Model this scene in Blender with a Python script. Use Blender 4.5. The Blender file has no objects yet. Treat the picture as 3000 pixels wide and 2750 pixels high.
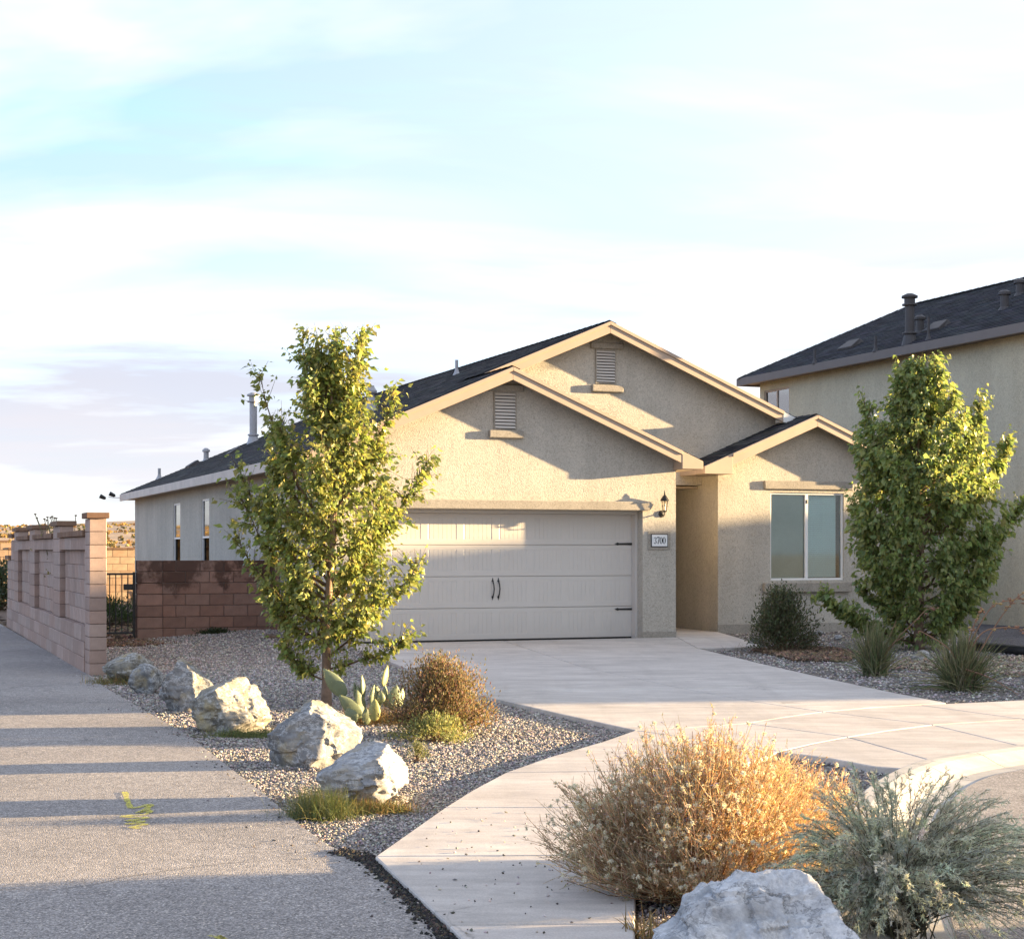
import bpy, bmesh, math, random
import numpy as np
from mathutils import Vector, Matrix, noise

random.seed(7)
rng = np.random.default_rng(7)
scene = bpy.context.scene
C = scene.collection

# ------------------------------------------------------------------ camera
FPX, EYE, CX, HY = 4900.0, 1.5, 1500.0, 1610.0        # focal length and principal axis in photo pixels
cam_d = bpy.data.cameras.new('camera')
cam = bpy.data.objects.new('camera', cam_d)
C.objects.link(cam)
cam.location = (0, 0, EYE)
cam.rotation_euler = (math.radians(90), 0, 0)
cam_d.sensor_width = 36.0
cam_d.lens = 36.0 * FPX / 3000.0
cam_d.shift_y = 235.0 / 3000.0
cam_d.clip_start = 0.1
cam_d.clip_end = 6000
scene.camera = cam

# ------------------------------------------------------------------ sky, sun, exposure
SUN_AZ, SUN_EL = math.radians(10.5), math.radians(5.6)   # azimuth from +X towards +Y
SUN_STRENGTH, SKY_STRENGTH, EXPOSURE = 3.7, 0.115, 3.2
S = Vector((math.cos(SUN_AZ) * math.cos(SUN_EL), math.sin(SUN_AZ) * math.cos(SUN_EL), math.sin(SUN_EL)))
world = bpy.data.worlds.new('World')
scene.world = world
world.use_nodes = True
wn, wl = world.node_tree.nodes, world.node_tree.links
wn.clear()


def wnode(t, **kw):
    n = wn.new(t)
    for k, v in kw.items():
        setattr(n, k, v)
    return n


def wmath(op, a, b=None, clamp=False):
    n = wnode('ShaderNodeMath', operation=op, use_clamp=clamp)
    for i, s in enumerate((a, b)):
        if s is None:
            continue
        if isinstance(s, (int, float)):
            n.inputs[i].default_value = s
        else:
            wl.new(s, n.inputs[i])
    return n.outputs[0]


def wramp(src, pts):
    n = wnode('ShaderNodeValToRGB')
    while len(n.color_ramp.elements) < len(pts):
        n.color_ramp.elements.new(0.5)
    for e, (p, c) in zip(n.color_ramp.elements, pts):
        e.position = p
        e.color = (*c, 1) if not isinstance(c, (int, float)) else (c, c, c, 1)
    wl.new(src, n.inputs[0])
    return n.outputs[0]


sky = wnode('ShaderNodeTexSky', sky_type='NISHITA', sun_disc=False)
sky.sun_elevation = SUN_EL
sky.sun_rotation = math.pi / 2 - SUN_AZ
sky.altitude = 1600
sky.air_density = 1.0
sky.dust_density = 0.6
sky.ozone_density = 3.0
tc = wnode('ShaderNodeTexCoord')
sep = wnode('ShaderNodeSeparateXYZ')
wl.new(tc.outputs['Generated'], sep.inputs[0])
zz = wmath('ADD', wmath('MAXIMUM', sep.outputs[2], 0.0), 0.10)
comb = wnode('ShaderNodeCombineXYZ')
wl.new(wmath('DIVIDE', sep.outputs[0], zz), comb.inputs[0])
wl.new(wmath('DIVIDE', sep.outputs[1], zz), comb.inputs[1])


def cloud_noise(scale, detail, rough, loc, scl, rot=0.0, dist=0.0):
    mp = wnode('ShaderNodeMapping')
    mp.inputs['Location'].default_value = loc
    mp.inputs['Scale'].default_value = scl
    mp.inputs['Rotation'].default_value = (0, 0, rot)
    wl.new(comb.outputs[0], mp.inputs[0])
    n = wnode('ShaderNodeTexNoise')
    n.inputs['Scale'].default_value = scale
    n.inputs['Detail'].default_value = detail
    n.inputs['Roughness'].default_value = rough
    n.inputs['Distortion'].default_value = dist
    wl.new(mp.outputs[0], n.inputs['Vector'])
    return n.outputs['Fac']


def streak_noise(scale, detail, rough, loc, scl, rot, dist):
    mp = wnode('ShaderNodeMapping')
    mp.inputs['Location'].default_value = loc
    mp.inputs['Scale'].default_value = scl
    mp.inputs['Rotation'].default_value = rot
    wl.new(tc.outputs['Generated'], mp.inputs[0])
    n = wnode('ShaderNodeTexNoise')
    n.inputs['Scale'].default_value = scale
    n.inputs['Detail'].default_value = detail
    n.inputs['Roughness'].default_value = rough
    n.inputs['Distortion'].default_value = dist
    wl.new(mp.outputs[0], n.inputs['Vector'])
    return n.outputs['Fac']


white = wramp(cloud_noise(1.0, 5, 0.5, (12.3, 5.1, 0), (0.70, 1.0, 1), 0.25, 0.5), [(0.42, 0.0), (0.66, 0.95)])
grey = wramp(streak_noise(1.0, 6, 0.55, (1.1, 4.5, 9.29), (3.0, 3.0, 26.0), (0, 0.02, 0), 0.25), [(0.475, 0.0), (0.60, 0.82)])
grey = wmath('MULTIPLY', grey, wramp(sep.outputs[2], [(0.0, 0.55), (0.10, 1.0), (0.19, 0.40), (0.35, 0.08)]))
low = wramp(sep.outputs[2], [(0.0, 0.85), (0.08, 0.55), (0.20, 0.14), (0.5, 0.05)])      # thin stratus thickening towards the horizon
hazex = wnode('ShaderNodeMapRange'); hazex.clamp = True
for i_, v_ in enumerate((-0.28, 0.22, 0.10, 0.72)):
    hazex.inputs[1 + i_].default_value = v_
wl.new(sep.outputs[0], hazex.inputs[0])                                     # bright veil towards the low sun
def wmix(fac, a, c):
    n = wnode('ShaderNodeMixRGB')
    wl.new(fac, n.inputs[0]); wl.new(a, n.inputs[1]); n.inputs[2].default_value = (*c, 1)
    return n.outputs[0]
toned = wnode('ShaderNodeMixRGB'); toned.blend_type = 'MULTIPLY'; toned.inputs[0].default_value = 1.0
wl.new(sky.outputs[0], toned.inputs[1]); toned.inputs[2].default_value = (0.86, 0.735, 0.78, 1)
m0 = wmix(low, toned.outputs[0], (0.88, 0.91, 0.985))
m0 = wmix(hazex.outputs[0], m0, (1.07, 1.10, 1.14))
m1 = wmix(white, m0, (1.20, 1.20, 1.22))
m2 = wmix(grey, m1, (0.70, 0.68, 0.765))
bg = wnode('ShaderNodeBackground'); bg.inputs[1].default_value = SKY_STRENGTH
wl.new(m2, bg.inputs[0])
wo = wnode('ShaderNodeOutputWorld'); wl.new(bg.outputs[0], wo.inputs[0])

sun_d = bpy.data.lights.new('sun', 'SUN')
sun_d.energy = SUN_STRENGTH
sun_d.angle = math.radians(0.5)
sun_d.color = (1.0, 0.72, 0.39)
sun = bpy.data.objects.new('sun', sun_d)
C.objects.link(sun)
sun.rotation_euler = (-S).to_track_quat('-Z', 'Y').to_euler()
scene.view_settings.view_transform = 'Standard'
scene.view_settings.look = 'None'
scene.view_settings.exposure = EXPOSURE
scene.view_settings.gamma = 1.0
scene.view_settings.use_curve_mapping = False

# ------------------------------------------------------------------ helpers: places
TH = math.radians(20.8)
RU = np.array([math.cos(TH), math.sin(TH)])             # along the house front, to the right
RV = np.array([-math.sin(TH), math.cos(TH)])            # into the lot


def G(x, y, z=0.0):
    """photo pixel -> point on level z"""
    Y = FPX * (EYE - z) / (y - HY)
    return np.array([(x - CX) / FPX * Y, Y, z])


def P(x, y, Y):
    return np.array([(x - CX) / FPX * Y, Y, EYE + (HY - y) / FPX * Y])


O2 = G(1980, 1871)[:2]


def UV(u, v, w=0.0):
    q = O2 + u * RU + v * RV
    return np.array([q[0], q[1], w])


# ------------------------------------------------------------------ helpers: objects
def tag(o, label=None, cat=None, group=None, kind=None):
    for k, v in (('label', label), ('category', cat), ('group', group), ('kind', kind)):
        if v:
            o[k] = v
    return o


def empty(name, loc=(0, 0, 0), rz=0.0, parent=None):
    o = bpy.data.objects.new(name, None)
    C.objects.link(o)
    o.location = tuple(float(a) for a in loc)
    o.rotation_euler = (0, 0, rz)
    if parent:
        o.parent = parent
    return o


def link(name, me, mat=None, parent=None, loc=(0, 0, 0), rz=0.0):
    if mat is not None and not me.materials:
        me.materials.append(mat)
    o = bpy.data.objects.new(name, me)
    C.objects.link(o)
    o.location = tuple(float(a) for a in loc)
    o.rotation_euler = (0, 0, rz)
    if parent:
        o.parent = parent
    return o


class MB:
    def __init__(self):
        self.v, self.f = [], []

    def add(self, vs, fs):
        b = len(self.v)
        self.v += [tuple(float(c) for c in p) for p in vs]
        self.f += [tuple(b + i for i in q) for q in fs]
        return self

    def box(self, x0, x1, y0, y1, z0, z1):
        vs = [(x0, y0, z0), (x1, y0, z0), (x1, y1, z0), (x0, y1, z0), (x0, y0, z1), (x1, y0, z1), (x1, y1, z1), (x0, y1, z1)]
        return self.add(vs, [(0, 3, 2, 1), (4, 5, 6, 7), (0, 1, 5, 4), (1, 2, 6, 5), (2, 3, 7, 6), (3, 0, 4, 7)])

    def prism(self, poly, axis, a, b):
        """extrude a 2-D outline; axis 'y': outline is (x,z), 'z': (x,y), 'x': (y,z)"""
        n = len(poly)
        area = sum(poly[i][0] * poly[(i + 1) % n][1] - poly[(i + 1) % n][0] * poly[i][1] for i in range(n))
        if area < 0:
            poly = poly[::-1]

        def pt(p, c):
            return {'y': (p[0], c, p[1]), 'z': (p[0], p[1], c), 'x': (c, p[0], p[1])}[axis]
        vs = [pt(p, a) for p in poly] + [pt(p, b) for p in poly]
        fs = [tuple(range(n)), tuple(range(2 * n - 1, n - 1, -1))] + [(i, i + n, (i + 1) % n + n, (i + 1) % n) for i in range(n)]
        return self.add(vs, fs)

    def hexa(self, c8):
        return self.add(c8, [(0, 3, 2, 1), (4, 5, 6, 7), (0, 1, 5, 4), (1, 2, 6, 5), (2, 3, 7, 6), (3, 0, 4, 7)])

    def tube(self, pts, rad, n=8, cap=True):
        pts = [Vector(p) for p in pts]
        if isinstance(rad, (int, float)):
            rad = [rad] * len(pts)
        rings, ref = [], None
        for i, p in enumerate(pts):
            d = (pts[min(i + 1, len(pts) - 1)] - pts[max(i - 1, 0)]).normalized()
            if ref is None:
                ref = Vector((1, 0, 0)) if abs(d.x) < 0.8 else Vector((0, 1, 0))
            a = (ref - d * ref.dot(d)).normalized()
            ref = a
            b = d.cross(a)
            rings.append([p + (a * math.cos(2 * math.pi * k / n) + b * math.sin(2 * math.pi * k / n)) * rad[i] for k in range(n)])
        vs = [q for r in rings for q in r]
        fs = [(i * n + k, i * n + (k + 1) % n, (i + 1) * n + (k + 1) % n, (i + 1) * n + k) for i in range(len(pts) - 1) for k in range(n)]
        if cap:
            fs += [tuple(range(n - 1, -1, -1)), tuple((len(pts) - 1) * n + k for k in range(n))]
        return self.add(vs, fs)

    def lathe(self, prof, n=16, c=(0, 0, 0)):
        vs = [(c[0] + r * math.cos(2 * math.pi * k / n), c[1] + r * math.sin(2 * math.pi * k / n), c[2] + z) for r, z in prof for k in range(n)]
        fs = [(i * n + k, i * n + (k + 1) % n, (i + 1) * n + (k + 1) % n, (i + 1) * n + k) for i in range(len(prof) - 1) for k in range(n)]
        fs += [tuple(range(n - 1, -1, -1)), tuple((len(prof) - 1) * n + k for k in range(n))]
        return self.add(vs, fs)

    def mesh(self, name, bevel=0.0, smooth=False, fix=True):
        me = bpy.data.meshes.new(name)
        me.from_pydata(self.v, [], self.f)
        if fix or bevel:
            bm = bmesh.new()
            bm.from_mesh(me)
            bmesh.ops.recalc_face_normals(bm, faces=bm.faces)
            if bevel:
                bmesh.ops.bevel(bm, geom=[e for e in bm.edges if e.is_manifold and e.calc_face_angle(0) > 0.3], offset=bevel, segments=1, affect='EDGES', profile=0.7)
            bm.to_mesh(me)
            bm.free()
        if smooth:
            me.polygons.foreach_set('use_smooth', [True] * len(me.polygons))
        return me

    def build(self, name, mat, parent=None, bevel=0.0, smooth=False, loc=(0, 0, 0), rz=0.0, fix=True):
        return link(name, self.mesh(name, bevel, smooth, fix), mat, parent, loc, rz)


def box_obj(name, mat, parent, b, bevel=0.004):
    return MB().box(*b).build(name, mat, parent, bevel)


def np_mesh(name, v, f, col=None, smooth=False):
    """v (N,3), f (M,3) or (M,4); col (M,3) one colour per face"""
    me = bpy.data.meshes.new(name)
    v = np.asarray(v, np.float32)
    f = np.asarray(f, np.int32)
    k = f.shape[1]
    me.vertices.add(len(v))
    me.vertices.foreach_set('co', v.ravel())
    me.loops.add(f.size)
    me.loops.foreach_set('vertex_index', f.ravel())
    me.polygons.add(len(f))
    me.polygons.foreach_set('loop_start', np.arange(len(f), dtype=np.int32) * k)
    try:
        me.polygons.foreach_set('loop_total', np.full(len(f), k, np.int32))
    except Exception:
        pass
    me.polygons.foreach_set('use_smooth', np.full(len(f), bool(smooth)))
    me.update(calc_edges=True)
    if col is not None:
        a = me.color_attributes.new('Col', 'FLOAT_COLOR', 'CORNER')
        c = np.ones((f.size, 4), np.float32)
        c[:, :3] = np.repeat(np.asarray(col, np.float32), k, axis=0)
        a.data.foreach_set('color', c.ravel())
    return me


# ------------------------------------------------------------------ materials
def new_mat(name):
    m = bpy.data.materials.new(name)
    m.use_nodes = True
    nt = m.node_tree
    b = nt.nodes['Principled BSDF']
    return m, nt, b


def lk(nt, a, b):
    nt.links.new(a, b)


def tex_noise(nt, scale, detail=4, rough=0.55, coord='Object', scl=None, dist=0.0, loc=None):
    t = nt.nodes.new('ShaderNodeTexCoord')
    n = nt.nodes.new('ShaderNodeTexNoise')
    n.inputs['Scale'].default_value = scale
    n.inputs['Detail'].default_value = detail
    n.inputs['Roughness'].default_value = rough
    n.inputs['Distortion'].default_value = dist
    src = t.outputs[coord]
    if coord == 'World':
        pass
    if scl or loc:
        mp = nt.nodes.new('ShaderNodeMapping')
        if scl:
            mp.inputs['Scale'].default_value = scl
        if loc:
            mp.inputs['Location'].default_value = loc
        lk(nt, src, mp.inputs[0])
        src = mp.outputs[0]
    lk(nt, src, n.inputs['Vector'])
    return n.outputs['Fac']


def ramp(nt, src, pts, interp='LINEAR'):
    n = nt.nodes.new('ShaderNodeValToRGB')
    n.color_ramp.interpolation = interp
    while len(n.color_ramp.elements) < len(pts):
        n.color_ramp.elements.new(0.5)
    for e, (p, c) in zip(n.color_ramp.elements, pts):
        e.position = p
        e.color = (c, c, c, 1) if isinstance(c, (int, float)) else (*c, 1)
    lk(nt, src, n.inputs[0])
    return n.outputs[0]


def mix(nt, fac, a, b, mode='MIX'):
    n = nt.nodes.new('ShaderNodeMixRGB')
    n.blend_type = mode
    for i, s in ((0, fac), (1, a), (2, b)):
        if isinstance(s, (int, float)):
            n.inputs[i].default_value = s if i == 0 else (s, s, s, 1)
        elif isinstance(s, (tuple, list)):
            n.inputs[i].default_value = (*s, 1) if len(s) == 3 else s
        else:
            lk(nt, s, n.inputs[i])
    return n.outputs[0]


def bump(nt, b, h, strength, distance, prev=None):
    n = nt.nodes.new('ShaderNodeBump')
    n.inputs['Strength'].default_value = strength
    n.inputs['Distance'].default_value = distance
    lk(nt, h, n.inputs['Height'])
    if prev is not None:
        lk(nt, prev, n.inputs['Normal'])
    lk(nt, n.outputs[0], b.inputs['Normal'])
    return n.outputs[0]


def obj_random(nt):
    return nt.nodes.new('ShaderNodeObjectInfo').outputs['Random']


def vary(c, k):
    return tuple(max(0.0, x * k) for x in c)


def mat_simple(name, c, rough=0.6, var=0.12, scale=6.0, bscale=None, bstr=0.3, bdist=0.003, metal=0.0, spec=0.5, coord='Object'):
    m, nt, b = new_mat(name)
    f = tex_noise(nt, scale, 5, 0.6, coord)
    lk(nt, ramp(nt, f, [(0.3, vary(c, 1 - var)), (0.7, vary(c, 1 + var))]), b.inputs['Base Color'])
    b.inputs['Roughness'].default_value = rough
    b.inputs['Metallic'].default_value = metal
    b.inputs['Specular IOR Level'].default_value = spec
    if bscale:
        bump(nt, b, tex_noise(nt, bscale, 4, 0.6, coord), bstr, bdist)
    return m


def mat_stucco(name, c, relief=1.0):
    m, nt, b = new_mat(name)
    big = tex_noise(nt, 0.9, 5, 0.6)
    c1 = ramp(nt, big, [(0.3, vary(c, 0.90)), (0.7, vary(c, 1.08))])
    lace = tex_noise(nt, 26.0, 3, 0.6, dist=1.8)
    flat = ramp(nt, lace, [(0.38, 0.0), (0.52, 0.75), (0.62, 1.0)])
    fine = tex_noise(nt, 120.0, 3, 0.7)
    c2 = mix(nt, 0.16, c1, flat, 'OVERLAY')
    # splash dust along the foot of the wall
    tcn = nt.nodes.new('ShaderNodeTexCoord')
    streak = tex_noise(nt, 1.0, 4, 0.6, scl=(3.0, 3.0, 0.35))
    c3 = mix(nt, 0.10, c2, ramp(nt, streak, [(0.35, 0.25), (0.65, 0.75)]), 'OVERLAY')
    lk(nt, c3, b.inputs['Base Color'])
    b.inputs['Roughness'].default_value = 0.93
    b.inputs['Specular IOR Level'].default_value = 0.15
    p = bump(nt, b, flat, 0.40 * relief, 0.006)
    bump(nt, b, fine, 0.35, 0.002, p)
    return m


def mat_block(name, c, stain=None):
    m, nt, b = new_mat(name)
    r = obj_random(nt)
    base = ramp(nt, r, [(0.0, vary(c, 0.84)), (0.35, (c[0] * 1.02, c[1] * 0.97, c[2] * 0.94)), (0.7, (c[0] * 0.98, c[1] * 1.03, c[2] * 1.05)), (1.0, vary(c, 1.13))])
    f = tex_noise(nt, 5.0, 6, 0.65)
    col = mix(nt, 0.35, base, ramp(nt, f, [(0.3, 0.3), (0.7, 0.72)]), 'OVERLAY')
    sp = tex_noise(nt, 160.0, 2, 0.6)
    col = mix(nt, 0.22, col, ramp(nt, sp, [(0.35, 0.2), (0.65, 0.8)]), 'OVERLAY')
    if stain:
        geo = nt.nodes.new('ShaderNodeNewGeometry')
        mp = nt.nodes.new('ShaderNodeMapping')
        mp.inputs['Scale'].default_value = (1.6, 1.6, 1.3)
        lk(nt, geo.outputs['Position'], mp.inputs[0])
        n = nt.nodes.new('ShaderNodeTexNoise')
        n.inputs['Scale'].default_value = 1.4
        n.inputs['Detail'].default_value = 7
        n.inputs['Roughness'].default_value = 0.62
        lk(nt, mp.outputs[0], n.inputs['Vector'])
        sx = nt.nodes.new('ShaderNodeSeparateXYZ')
        lk(nt, geo.outputs['Position'], sx.inputs[0])
        up = ramp(nt, sx.outputs[2], [(0.35, 0.0), (1.0, 0.38)])
        ad = nt.nodes.new('ShaderNodeMath'); ad.operation = 'ADD'
        lk(nt, n.outputs['Fac'], ad.inputs[0]); lk(nt, up, ad.inputs[1])
        col = mix(nt, ramp(nt, ad.outputs[0], [(0.80, 0.0), (0.88, 0.8)]), col, stain)
    lk(nt, col, b.inputs['Base Color'])
    b.inputs['Roughness'].default_value = 0.95
    b.inputs['Specular IOR Level'].default_value = 0.12
    bump(nt, b, sp, 0.45, 0.003)
    return m


def mat_attr(name, rough=0.7, transl=0.0, spec=0.3, tint=(1, 1, 1), rough_noise=False):
    m, nt, b = new_mat(name)
    a = nt.nodes.new('ShaderNodeAttribute')
    a.attribute_name = 'Col'
    col = mix(nt, 1.0, a.outputs['Color'], tint, 'MULTIPLY')
    lk(nt, col, b.inputs['Base Color'])
    b.inputs['Roughness'].default_value = rough
    b.inputs['Specular IOR Level'].default_value = spec
    if transl > 0:
        t = nt.nodes.new('ShaderNodeBsdfTranslucent')
        lk(nt, mix(nt, 1.0, col, (1.2, 1.18, 0.85), 'MULTIPLY'), t.inputs[0])
        ms = nt.nodes.new('ShaderNodeMixShader')
        ms.inputs[0].default_value = transl
        lk(nt, b.outputs[0], ms.inputs[1])
        lk(nt, t.outputs[0], ms.inputs[2])
        lk(nt, ms.outputs[0], nt.nodes['Material Output'].inputs[0])
    return m


def mat_concrete(name, c):
    m, nt, b = new_mat(name)
    g = nt.nodes.new('ShaderNodeNewGeometry')

    def wnoise(scale, detail, rough, scl=(1, 1, 1), dist=0.0):
        mp = nt.nodes.new('ShaderNodeMapping'); mp.inputs['Scale'].default_value = scl
        mp.inputs['Rotation'].default_value = (0, 0, TH)
        lk(nt, g.outputs['Position'], mp.inputs[0])
        n = nt.nodes.new('ShaderNodeTexNoise')
        n.inputs['Scale'].default_value = scale; n.inputs['Detail'].default_value = detail
        n.inputs['Roughness'].default_value = rough; n.inputs['Distortion'].default_value = dist
        lk(nt, mp.outputs[0], n.inputs['Vector'])
        return n.outputs['Fac']
    r = obj_random(nt)
    base = ramp(nt, r, [(0.0, vary(c, 0.93)), (1.0, vary(c, 1.06))])
    col = mix(nt, 0.45, base, ramp(nt, wnoise(0.8, 6, 0.65, (1, 2.2, 1), 0.6), [(0.3, 0.28), (0.7, 0.68)]), 'OVERLAY')
    col = mix(nt, 0.28, col, ramp(nt, wnoise(5.0, 4, 0.6, (0.5, 2.0, 1)), [(0.3, 0.3), (0.7, 0.7)]), 'OVERLAY')
    col = mix(nt, 0.22, col, ramp(nt, wnoise(150.0, 2, 0.6), [(0.35, 0.25), (0.65, 0.75)]), 'OVERLAY')
    ve = nt.nodes.new('ShaderNodeTexVoronoi'); ve.feature = 'DISTANCE_TO_EDGE'; ve.inputs['Scale'].default_value = 0.42
    wob = nt.nodes.new('ShaderNodeTexNoise'); wob.inputs['Scale'].default_value = 1.6; wob.inputs['Detail'].default_value = 7
    lk(nt, g.outputs['Position'], wob.inputs['Vector'])
    dm = nt.nodes.new('ShaderNodeMixRGB'); dm.blend_type = 'ADD'; dm.inputs[0].default_value = 0.8
    lk(nt, g.outputs['Position'], dm.inputs[1]); lk(nt, wob.outputs['Color'], dm.inputs[2]); lk(nt, dm.outputs[0], ve.inputs['Vector'])
    ck = mix(nt, 1.0, ramp(nt, ve.outputs['Distance'], [(0.0, 0.7), (0.004, 0.0)]), ramp(nt, wnoise(0.5, 2, 0.5), [(0.52, 0.0), (0.58, 1.0)]), 'MULTIPLY')
    col = mix(nt, ck, col, vary(c, 0.4))
    tyre = ramp(nt, wnoise(1.1, 4, 0.6, (2.6, 0.22, 1), 0.3), [(0.52, 0.0), (0.66, 0.30)])
    col = mix(nt, tyre, col, vary(c, 0.70))
    spots = ramp(nt, wnoise(2.6, 2, 0.5), [(0.70, 0.0), (0.76, 0.55)])
    col = mix(nt, spots, col, vary(c, 0.62))
    lk(nt, col, b.inputs['Base Color'])
    b.inputs['Roughness'].default_value = 0.9
    b.inputs['Specular IOR Level'].default_value = 0.2
    p = bump(nt, b, wnoise(160.0, 3, 0.6), 0.25, 0.002)
    bump(nt, b, wnoise(3.0, 3, 0.5), 0.25, 0.01, p)
    return m


def mat_asphalt(name, c):
    m, nt, b = new_mat(name)
    g = nt.nodes.new('ShaderNodeNewGeometry')

    def wnoise(kind, scale, detail=3):
        n = nt.nodes.new('ShaderNodeTexNoise' if kind == 'n' else 'ShaderNodeTexVoronoi')
        n.inputs['Scale'].default_value = scale
        if kind == 'n':
            n.inputs['Detail'].default_value = detail
        lk(nt, g.outputs['Position'], n.inputs['Vector'])
        return n.outputs['Fac'] if kind == 'n' else n
    vo = wnoise('v', 135.0)
    stone = nt.nodes.new('ShaderNodeSeparateColor'); lk(nt, vo.outputs['Color'], stone.inputs[0])
    agg = ramp(nt, stone.outputs[0], [(0.0, vary(c, 0.45)), (0.35, vary(c, 0.85)), (0.75, vary(c, 1.2)), (0.93, vary(c, 1.55)), (1.0, (c[0] * 2.3, c[1] * 2.2, c[2] * 2.0))])
    col = mix(nt, 0.5, agg, ramp(nt, wnoise('n', 0.5, 6), [(0.3, 0.34), (0.7, 0.64)]), 'OVERLAY')
    col = mix(nt, 0.30, col, ramp(nt, wnoise('n', 9.0, 5), [(0.3, 0.3), (0.7, 0.7)]), 'OVERLAY')
    # seams, hairline cracks and a worn, dusty band
    wob = nt.nodes.new('ShaderNodeTexNoise'); wob.inputs['Scale'].default_value = 1.3; wob.inputs['Detail'].default_value = 6
    lk(nt, g.outputs['Position'], wob.inputs['Vector'])
    dm = nt.nodes.new('ShaderNodeMixRGB'); dm.blend_type = 'ADD'; dm.inputs[0].default_value = 0.9
    lk(nt, g.outputs['Position'], dm.inputs[1]); lk(nt, wob.outputs['Color'], dm.inputs[2])
    ve = nt.nodes.new('ShaderNodeTexVoronoi'); ve.feature = 'DISTANCE_TO_EDGE'; ve.inputs['Scale'].default_value = 0.34
    lk(nt, dm.outputs[0], ve.inputs['Vector'])
    ck = ramp(nt, ve.outputs['Distance'], [(0.0, 0.75), (0.006, 0.0)])
    ck = mix(nt, 1.0, ck, ramp(nt, wnoise('n', 0.7, 2), [(0.45, 0.0), (0.55, 1.0)]), 'MULTIPLY')
    col = mix(nt, ck, col, vary(c, 0.30))
    dust = ramp(nt, wnoise('n', 0.33, 5), [(0.50, 0.0), (0.66, 0.38)])
    col = mix(nt, dust, col, (c[0] * 1.35, c[1] * 1.28, c[2] * 1.18))
    lk(nt, col, b.inputs['Base Color'])
    b.inputs['Roughness'].default_value = 0.9
    b.inputs['Specular IOR Level'].default_value = 0.25
    inv = nt.nodes.new('ShaderNodeMath'); inv.operation = 'SUBTRACT'; inv.inputs[0].default_value = 1.0
    lk(nt, vo.outputs['Distance'], inv.inputs[1])
    bump(nt, b, inv.outputs[0], 0.55, 0.006)
    return m


def mat_gravel(name, c, scale=60.0):
    m, nt, b = new_mat(name)
    g = nt.nodes.new('ShaderNodeNewGeometry')
    vo = nt.nodes.new('ShaderNodeTexVoronoi'); vo.inputs['Scale'].default_value = scale
    lk(nt, g.outputs['Position'], vo.inputs['Vector'])
    sc = nt.nodes.new('ShaderNodeSeparateColor'); lk(nt, vo.outputs['Color'], sc.inputs[0])
    col = ramp(nt, sc.outputs[0], [(0.0, vary(c, 0.45)), (0.4, c), (0.75, (c[0] * 1.25, c[1] * 1.2, c[2] * 1.2)), (1.0, (c[0] * 1.8, c[1] * 1.75, c[2] * 1.7))])
    n = nt.nodes.new('ShaderNodeTexNoise'); n.inputs['Scale'].default_value = 0.9; n.inputs['Detail'].default_value = 5
    lk(nt, g.outputs['Position'], n.inputs['Vector'])
    col = mix(nt, 0.35, col, ramp(nt, n.outputs['Fac'], [(0.3, 0.3), (0.7, 0.7)]), 'OVERLAY')
    edge = ramp(nt, vo.outputs['Distance'], [(0.25, 1.0), (0.75, 0.35)])
    col = mix(nt, 1.0, col, edge, 'MULTIPLY')
    lk(nt, col, b.inputs['Base Color'])
    b.inputs['Roughness'].default_value = 0.95
    inv = nt.nodes.new('ShaderNodeMath'); inv.operation = 'SUBTRACT'; inv.inputs[0].default_value = 1.0
    lk(nt, vo.outputs['Distance'], inv.inputs[1])
    bump(nt, b, inv.outputs[0], 0.9, 0.012)
    return m


def mat_rock(name, c, ochre=0.5):
    m, nt, b = new_mat(name)
    big = tex_noise(nt, 3.2, 9, 0.70, dist=0.25)
    col = ramp(nt, big, [(0.30, vary(c, 0.40)), (0.43, vary(c, 0.72)), (0.55, c), (0.70, vary(c, 1.35))])
    patch = ramp(nt, tex_noise(nt, 1.6, 4, 0.6, loc=(2, 7, 4)), [(0.45, 0.0), (0.60, 0.7)])
    col = mix(nt, patch, col, vary(c, 1.35))
    vein = tex_noise(nt, 3.4, 9, 0.72, dist=0.35, scl=(1, 1, 1.8))
    v = ramp(nt, vein, [(0.475, 0.0), (0.50, 1.0), (0.525, 0.0)])
    col = mix(nt, mix(nt, 1.0, v, 0.45, 'MULTIPLY'), col, (0.72, 0.72, 0.70))
    crack = ramp(nt, tex_noise(nt, 2.2, 9, 0.7, dist=0.3, loc=(9, 1, 3)), [(0.485, 0.0), (0.50, 0.75), (0.515, 0.0)])
    col = mix(nt, crack, col, vary(c, 0.30))
    och = ramp(nt, tex_noise(nt, 3.6, 5, 0.6, loc=(5, 2, 1)), [(0.52, 0.0), (0.68, ochre)])
    col = mix(nt, och, col, (0.36, 0.285, 0.145))
    pit = tex_noise(nt, 42.0, 5, 0.7)
    col = mix(nt, 0.35, col, ramp(nt, pit, [(0.3, 0.2), (0.7, 0.8)]), 'OVERLAY')
    lk(nt, col, b.inputs['Base Color'])
    b.inputs['Roughness'].default_value = 0.85
    b.inputs['Specular IOR Level'].default_value = 0.25
    p = bump(nt, b, big, 0.5, 0.03)
    p = bump(nt, b, vein, 0.35, 0.012, p)
    bump(nt, b, pit, 0.4, 0.004, p)
    return m


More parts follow.
